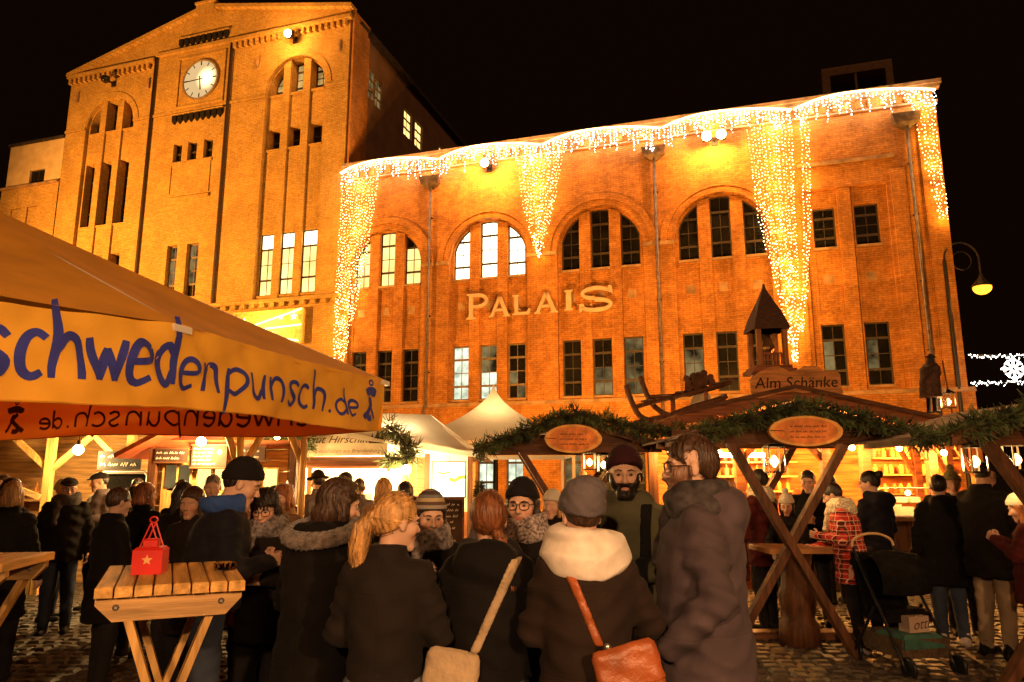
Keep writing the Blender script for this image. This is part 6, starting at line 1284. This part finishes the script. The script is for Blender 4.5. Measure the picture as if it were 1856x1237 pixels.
# ------------------------------------------------------------------ the visitors
WHT = mottled('scarf_white', (.80, .70, .60), (.85, .76, .66), 12); FLK = mottled('scarf_fleck', (.05, .04, .04), (.42, .34, .32), 70); GRS = mottled('scarf_grey', (.10, .09, .10), (.30, .26, .26), 40); DKS = mottled('scarf_dark', (.03, .025, .025), (.06, .05, .05), 20); CRM = mottled('collar_cream', (.65, .52, .36), (.8, .68, .5), 50)
STR = striped('hat_striped', [(.05, .035, .03), (.05, .035, .03), (.30, .26, .22), (.10, .06, .04), (.45, .34, .18), (.16, .16, .16), (.07, .05, .045), (.25, .20, .16), (.20, .11, .05)])
GRY = cloth('hat_grey', (.13, .11, .12)); DRED = cloth('hat_darkred', (.030, .008, .010)); WHAT = cloth('hat_white', (.62, .55, .45)); GREEN = mottled('hat_green', (.14, .14, .05), (.32, .26, .12), 90)
J = mottled
A1 = person('man in dark beanie and navy jacket with blue hood lining at the slatted table', -1.70, 4.2, -62, 1.75, 'navy', ('front', 'front'), (-8, -22), True, 'crop', 'dark', 'beanie', cloth('hat_black', (.012, .010, .010)), .93, 1.12, None, None, 'jeans', det=2, lean=.16, collar='blue', seed=1)
person('woman with dark fringe, glasses and grey flecked scarf looking down', -1.52, 4.65, 178, 1.58, 'charcoal', ('front', 'front'), (0, -18), False, 'fringe', 'dark', hem=.75, scarf=GRS, glasses=True, det=2, seed=2)
person('woman seen from behind in black coat with grey fur trimmed hood', -.90, 3.55, -18, 1.64, 'black', ('front', 'front'), (-42, -14), False, 'bob', 'brown', hem=.50, wide=1.22, hood='fur', det=2, lean=.10, seed=3)
person('woman seen from behind with blond ponytail and dark brown jacket', -.50, 3.05, -8, 1.58, 'charcoal', ('front', 'front'), (-48, -6), False, 'pony', 'blond', hem=.97, wide=1.0, legs='jeans_light', det=2, seed=4)
person('woman in striped knitted beanie raising one hand before her chest', -.45, 4.0, 192, 1.56, 'black', ('hold', 'front'), (8, -12), False, 'bob', 'dark', 'beanie', STR, .62, 1.05, None, GRS, det=2, seed=5, hands=('grip', 'relax'))
F1 = person('woman seen from behind with red brown plait and black hooded coat', -.10, 3.2, -6, 1.58, 'black', ('front', 'front'), (6, 0), False, 'braid', 'red', hem=.93, wide=1.12, hood='plain', det=2, legs='jeans', seed=6)
person('smiling woman with round glasses and black beanie facing the camera', .06, 3.95, 166, 1.62, 'black', ('down', 'down'), (0, -4), False, 'long', 'dark', 'beanie', cloth('hat_black', (.012, .010, .010)), .70, 1.05, None, FLK, glasses=True, det=2, seed=7)
I1 = person('woman seen from behind in grey slouch hat and broad white scarf', .29, 3.0, 6, 1.61, 'brown', ('wide', 'front'), (8, -8), False, 'tied', 'brown', 'slouch', GRY, .60, 1.16, None, (WHT, 1.3), 'grey', det=2, seed=8)
J1 = person('bearded man in dark red beanie and olive parka facing the camera', .60, 3.95, 160, 1.79, 'olive', ('front', 'front'), (12, -4), True, 'crop', 'dark', 'beanie', DRED, .70, 1.14, 'plain', None, 'black', det=2, beardc='dark', seed=9, strap=(-.125, .125), skin=(.66, .42, .30))
K1 = person('tall man with glasses in profile wearing a long mauve grey hooded coat', .80, 3.2, 74, 1.82, 'slate', ('pocket', 'pocket'), (10, -3), True, 'short', 'brown', hem=.40, wide=1.16, hood='plain', scarf=DKS, beardc='stubble', glasses=True, det=2, seed=10)
# middle and far left
person('man with dark cap and glasses walking on the cobbles at far left', -4.85, 8.1, 205, 1.64, 'dark', ('pocket', 'down'), (10, -10), True, 'crop', 'grey', 'cap', cloth('cap_dark', (.02, .016, .014)), .80, 1.05, None, DKS, 'jeans', glasses=True, seed=11)
person('blond woman seen from behind in black coat at the picture edge', -4.25, 6.3, 25, 1.60, 'black', ('down', 'front'), (0, -6), False, 'bob', 'blond', hem=.55, wide=1.1, seed=12)
person('person in black coat bending beside the timber stall', -4.05, 7.7, -30, 1.55, 'black', ('front', 'front'), (-20, -20), False, 'tied', 'dark', hem=.60, wide=1.1, lean=.15, seed=13)
person('woman with reddish blond bob seen from behind in a black coat', -3.52, 7.1, -15, 1.58, 'black', ('front', 'front'), (-20, 0), False, 'bob', 'ginger', hem=.52, wide=1.12, seed=14)
person('person in dark wide brimmed hat beside the red roofed hut', -3.45, 7.75, 20, 1.58, 'dark', ('front', 'down'), (0, -5), False, 'long', 'dark', 'brim', cloth('hat_brown', (.025, .016, .012)), .60, seed=15)
person('man in dark cap and grey jacket standing at the timber stall counter', -5.2, 9.4, 150, 1.70, 'grey', ('front', 'front'), (-20, -10), True, 'crop', 'dark', 'cap', cloth('cap_dark', (.02, .016, .014)), .78, det=0, seed=16)
for i, (x, y, yw, h, c, hr, hc, ht, lab) in enumerate([(-5.6, 7.7, 30, 1.62, 'tan', 'bob', 'grey', None, 'grey haired person in tan coat at far left'), (-6.1, 8.9, 120, 1.66, 'dark', 'short', 'brown', None, 'person with brown hair and dark coat under the timber stall bulb'), (-5.35, 8.8, -60, 1.6, 'rust', None, 'brown', 'beanie', 'person in rust coat and pale beanie beside the timber stall'),
     (-6.4, 7.9, 10, 1.58, 'grey', 'long', 'blond', None, 'long haired blond person in grey coat at far left'), (-4.55, 9.0, 200, 1.62, 'dark', 'short', 'dark', None, 'dark haired person between the timber stall and the hut'), (-3.0, 8.3, 170, 1.60, 'tan', None, 'brown', 'bobble', 'person in pale bobble hat near the lit hut window panes')]):
    person(lab, x, y, yw, h, c, ('front', 'front'), (0, -8), i % 2 == 1, hr, hc, ht, WHAT if ht else None, .66, det=0, seed=20 + i)
for i, (x, y, yw, h, c, ml, hr, hc, ht, lab) in enumerate([(-2.75, 6.2, 20, 1.60, 'dark', False, 'long', 'dark', None, 'long dark haired woman seen from behind left of the navy jacket'), (-2.35, 5.5, 175, 1.57, 'charcoal', False, 'bob', 'brown', None, 'woman with brown bob just behind the dark beanie'), (-2.95, 7.3, 200, 1.66, 'black', True, 'short', 'grey', None, 'grey haired man in black coat near the log pergola'),
     (-3.15, 5.9, -40, 1.56, 'black', False, 'tied', 'brown', None, 'person with tied brown hair above the red lantern'), (-4.75, 7.0, -10, 1.63, 'dark', True, 'short', 'dark', None, 'dark haired man seen from behind beside the capped walker'), (-5.2, 6.9, 15, 1.58, 'black', False, 'long', 'brown', None, 'woman with long brown hair seen from behind at far left'), (-1.15, 5.2, 170, 1.56, 'charcoal', False, 'bob', 'ginger', 'beanie', 'person in pale beanie between the fringed woman and the fur hood'), (-.95, 6.6, 15, 1.6, 'black', True, 'short', 'dark', None, 'dark haired person before the lit poster')]):
    person(lab, x, y, yw, h, c, ('front', 'down'), (0, -8), ml, hr, hc, ht, WHAT if ht else None, .62, det=0, seed=90 + i)
# in front of the food stall
for i, (x, y, yw, h, c, ml, hr, hc, ht, lab, sc_) in enumerate([(-1.90, 5.55, 176, 1.56, 'rust', False, 'long', 'red', None, 'flushed woman in rust coat behind the dark fringed woman', None), (-1.98, 6.5, 150, 1.58, 'tan', False, 'bob', 'ginger', None, 'woman with ginger bob and tan coat looking down', None), (-1.55, 6.3, 30, 1.56, 'dark', False, 'bob', 'brown', None, 'brown haired woman behind the fur hood', DKS),
     (-2.42, 9.4, 40, 1.70, 'grey', True, 'short', 'dark', 'brim', 'person in grey jacket and dark hat bending to the food stall', None), (-2.18, 9.8, 105, 1.70, 'dark', True, 'short', 'dark', None, 'dark haired man in profile before the food stall opening', None), (-1.90, 9.2, 8, 1.62, 'grey', True, 'short', 'brown', None, 'man with short brown hair facing the food stall counter', None),
     (-1.32, 7.6, 4, 1.63, 'tan', False, 'long', 'blond', None, 'woman with long blond hair facing the food stall', None), (-2.75, 9.0, -30, 1.56, 'dark', False, 'bob', 'brown', None, 'person in dark coat at the fir branches of the food stall', None), (-2.35, 7.4, 160, 1.55, 'redwine', False, 'bob', 'dark', None, 'person in wine red coat by the log pergola', None), (-.72, 5.4, 200, 1.5, 'dark', False, 'long', 'brown', None, 'dark coated person between the striped beanie and the chalkboard', None), (-.2, 7.2, 20, 1.52, 'grey', False, 'bob', 'ginger', None, 'ginger haired person in front of the small fir tree', None)]):
    person(lab, x, y, yw, h, c, ('front', 'front'), (0, -10), ml, hr, hc, ht, cloth('hat_brown', (.025, .016, .012)) if ht else None, .66, scarf=sc_, det=1 if y < 7 else 0, seed=40 + i, lean=.12 if i == 3 else 0)
# right side, under the shelters
person('bald bearded man in black standing before the brick hall base', 1.25, 13.0, 185, 1.74, 'black', ('down', 'down'), (0, 0), True, None, 'brown', hem=.75, det=0, beardc='brown', seed=60)
person('person in pale beanie behind the smiling woman', .35, 6.2, 150, 1.52, 'dark', ('front', 'front'), (0, -5), False, 'bob', 'blond', 'beanie', WHAT, .7, det=0, seed=61)
person('person with brown hair under the shelter beside the grey slouch hat', .72, 6.0, 200, 1.5, 'rust', ('front', 'front'), (0, -5), False, 'bob', 'red', None, None, .7, det=0, seed=62)
person('man in dark coat with cream fur collar behind the crossed struts', 2.78, 8.3, 35, 1.72, 'maroon', ('front', 'front'), (0, 0), True, 'short', 'dark', hem=.70, scarf=CRM, seed=63)
person('person in wine red coat holding a cup beside the long coated man', 2.25, 7.7, 120, 1.62, 'redwine', ('hold', 'front'), (0, -5), False, 'long', 'red', hem=.66, seed=64, hands=('grip', 'relax'))
person('child in white bobble hat at the log table', 2.98, 8.05, 150, 1.46, 'black', ('table', 'table'), (0, -20), False, 'bob', 'dark', 'bobble', WHAT, .66, legs='jeans', seed=65)
person('dark haired man standing behind the white bobble hat', 3.45, 8.6, 150, 1.72, 'black', ('front', 'front'), (0, -15), True, 'short', 'dark', hem=.74, seed=66)
person('woman in red plaid jacket with white collar leaning over the log table', 3.30, 7.30, 62, 1.60, plaid('plaid_red', (.55, .025, .02), (.80, .45, .30), (.10, .01, .01)), ('table', 'front'), (0, -25), False, 'tied', 'dark', hem=.70, wide=1.05, scarf=CRM, legs='trouser_dark', shoes='shoe_white', lean=.14, seed=67)
person('woman with dark hair and long black coat seen from behind at the counter', 3.78, 7.75, 20, 1.70, 'navy', ('front', 'front'), (35, -8), False, 'bun', 'dark', hem=.45, hood='plain', seed=68)
person('broad person in black coat with turned up collar seen from behind', 4.34, 7.55, -10, 1.66, 'black', ('down', 'down'), (-20, 0), True, 'tied', 'dark', hem=.62, wide=1.15, hood='plain', seed=69, shoes='shoe_white', legs='jeans')
person('person in olive green knitted bobble hat behind the broad black coat', 4.75, 8.0, 160, 1.68, 'dark', ('front', 'front'), (0, 0), False, 'hidden', 'dark', 'bobble', GREEN, .7, seed=70)
X1 = person('man in black coat and pale trousers looking down at his phone', 4.50, 7.1, -68, 1.80, 'black', ('hold', 'hold'), (0, -24), True, 'crop', 'dark', 'cap', cloth('cap_dark', (.02, .016, .014)), .70, 1.08, None, None, 'beige', 'shoe_black', seed=71, hands=('grip', 'grip'))
person('woman in maroon jacket and white hat at the picture edge', 4.32, 6.25, 40, 1.50, 'maroon', ('hold', 'hold'), (0, -18), False, 'long', 'ginger', 'beanie', WHAT, .72, 1.05, seed=72, hands=('grip', 'grip'))
person('person in dark clothes walking up to the bar counter', 4.25, 9.9, 10, 1.66, 'dark', ('front', 'front'), (0, 0), True, 'short', 'dark', det=0, seed=73)
person('bar keeper in rust shirt behind the counter', 4.9, 12.3, 180, 1.72, 'rust', ('front', 'front'), (0, -8), True, 'short', 'brown', det=0, seed=74)
# the carved figure on the hut roof
WF = mat('carved_wood', (.09, .04, .022), .7, .35, 6, .4, 18); wf = person('carved wooden old man in a hat carrying a lantern on the hut roof', 6.22, 10.75, -75, .88, WF, ('front', 'hold'), (0, -10), True, 'long', 'dark', 'brim', WF, .45, 1.5, skin=(.42, .20, .10), beardc='grey', lean=.18, z=2.56, name='carved_figure', cat='figure', group='roof figures', hands=('grip', 'grip'), seed=80, det=0)
B().tube([(.25, .45, .0), (.2, .35, 1.55)], .02, 6).go('staff', M_WD, wf)
# small things people carry
def like(src, name, label, cat): o = empty(name, src.location, 0, label, cat); o.rotation_euler = src.rotation_euler; o.scale = src.scale; return o
def diag_strap(par_, src, p, n, half=.02, m=None, zr=(.7, 1.5), side=None):
    fo = o_info[src.name][0]; p = np.array(p, F4); n = np.array(n, F4); n /= np.linalg.norm(n)
    v, f = surf(lambda P: np.maximum(fo(P) - .011, np.maximum(np.abs((P - p) @ n) - half, np.maximum(zr[0] - P[..., 2], P[..., 2] - zr[1]))), (-.4, -.36, zr[0] - .02), (.4, .3, zr[1] + .02), .011); return npmesh('strap', v, f, m, par_)
BEI = mat('canvas_beige', (.46, .33, .20), .9, .2, 6, .4, 60); LEA = mat('leather_tan', (.34, .085, .022), .42, .25, 5, .3, 30, spec=.5)
bg1 = like(F1, 'shoulder_bag', 'beige canvas shoulder bag with flap hanging from the plaited woman', 'bag')
diag_strap(bg1, F1, (-.03, 0, 1.08), (.91, 0, -.42), .02, BEI, (1.06, 1.46))
def bag(par_, c, w_, d_, h_, m, flap, tilt=0, seed=0):
    T = Matrix.Translation(c) @ Matrix.Rotation(R(tilt), 4, 'Y')
    def fn(P):
        q = np.abs(P) - np.array((w_ - .03, d_ - .03, h_ - .03), F4); d = vlen(np.maximum(q, 0)) + np.minimum(q.max(-1), 0) - .03; return d + folds(P, 22, .0022, seed) + .03 * np.clip(P[..., 2] / h_, -1, 1) * np.clip(np.abs(P[..., 1]) / d_, 0, 1)
    v, f = surf(fn, (-w_ - .04, -d_ - .05, -h_ - .04), (w_ + .04, d_ + .05, h_ + .04), .010); Tn = np.array(T, F4); o = npmesh('bag_body', v @ Tn[:3, :3].T + Tn[:3, 3], f, m, par_)
    v, f = surf(lambda P: np.maximum(fn(P) - .008, np.maximum(h_ * (1 - 2 * flap) - P[..., 2] + .25 * np.abs(P[..., 0]) * 0, P[..., 1] - .0)), (-w_ - .05, -d_ - .06, -h_ - .05), (w_ + .05, .02, h_ + .05), .010); npmesh('flap', v @ Tn[:3, :3].T + Tn[:3, 3], f, m, o); return o
b_ = bag(bg1, (-.13, -.235, .95), .115, .05, .145, BEI, .52, 8, 3)
for s_ in ((-.17, -.30, .89, 20), (-.09, -.30, .86, -15)): B().tube([(s_[0] + .035 * math.cos(t), s_[1], s_[2] + .022 * math.sin(t)) for t in [k * .6 for k in range(11)]], .005, 5, closed=True).go('buckle_loop', BEI, b_)
bg2 = like(I1, 'leather_bag', 'tan leather crossbody bag on the woman with the white scarf', 'bag')
diag_strap(bg2, I1, (.01, 0, 1.14), (.93, 0, .38), .018, LEA, (1.12, 1.47))
bag(bg2, (.135, -.25, .96), .13, .042, .185, LEA, .42, -14, 5); B().ball((.035, -.24, 1.13), (.016, .012, .016), 8, 6).go('ring', M_STEEL, bg2, True)
pb = like(J1, 'backpack', 'black backpack worn by the bearded man', 'backpack'); v, f = surf(lambda P: ell(P, (0, -.24, 1.2), (.16, .11, .24)) + folds(P, 20, .004), (-.2, -.38, .93), (.2, -.1, 1.47), .016); npmesh('pack', v, f, cloth('strap_black', (.012, .011, .011)), pb); B().box(-.1, .1, -.36, -.335, 1.05, 1.2).go('pocket', M_BLK, pb)
ph = like(X1, 'phone', 'small dark phone held by the man in pale trousers', 'phone'); B().bev(-.035, .035, .36, .375, 1.30, 1.42, .004).go('body', M_BLKM, ph)
cp = empty('mug', (-.52, 3.30, 1.0), 0, 'white mug held between the two women with beanie and ponytail', 'mug') if False else None
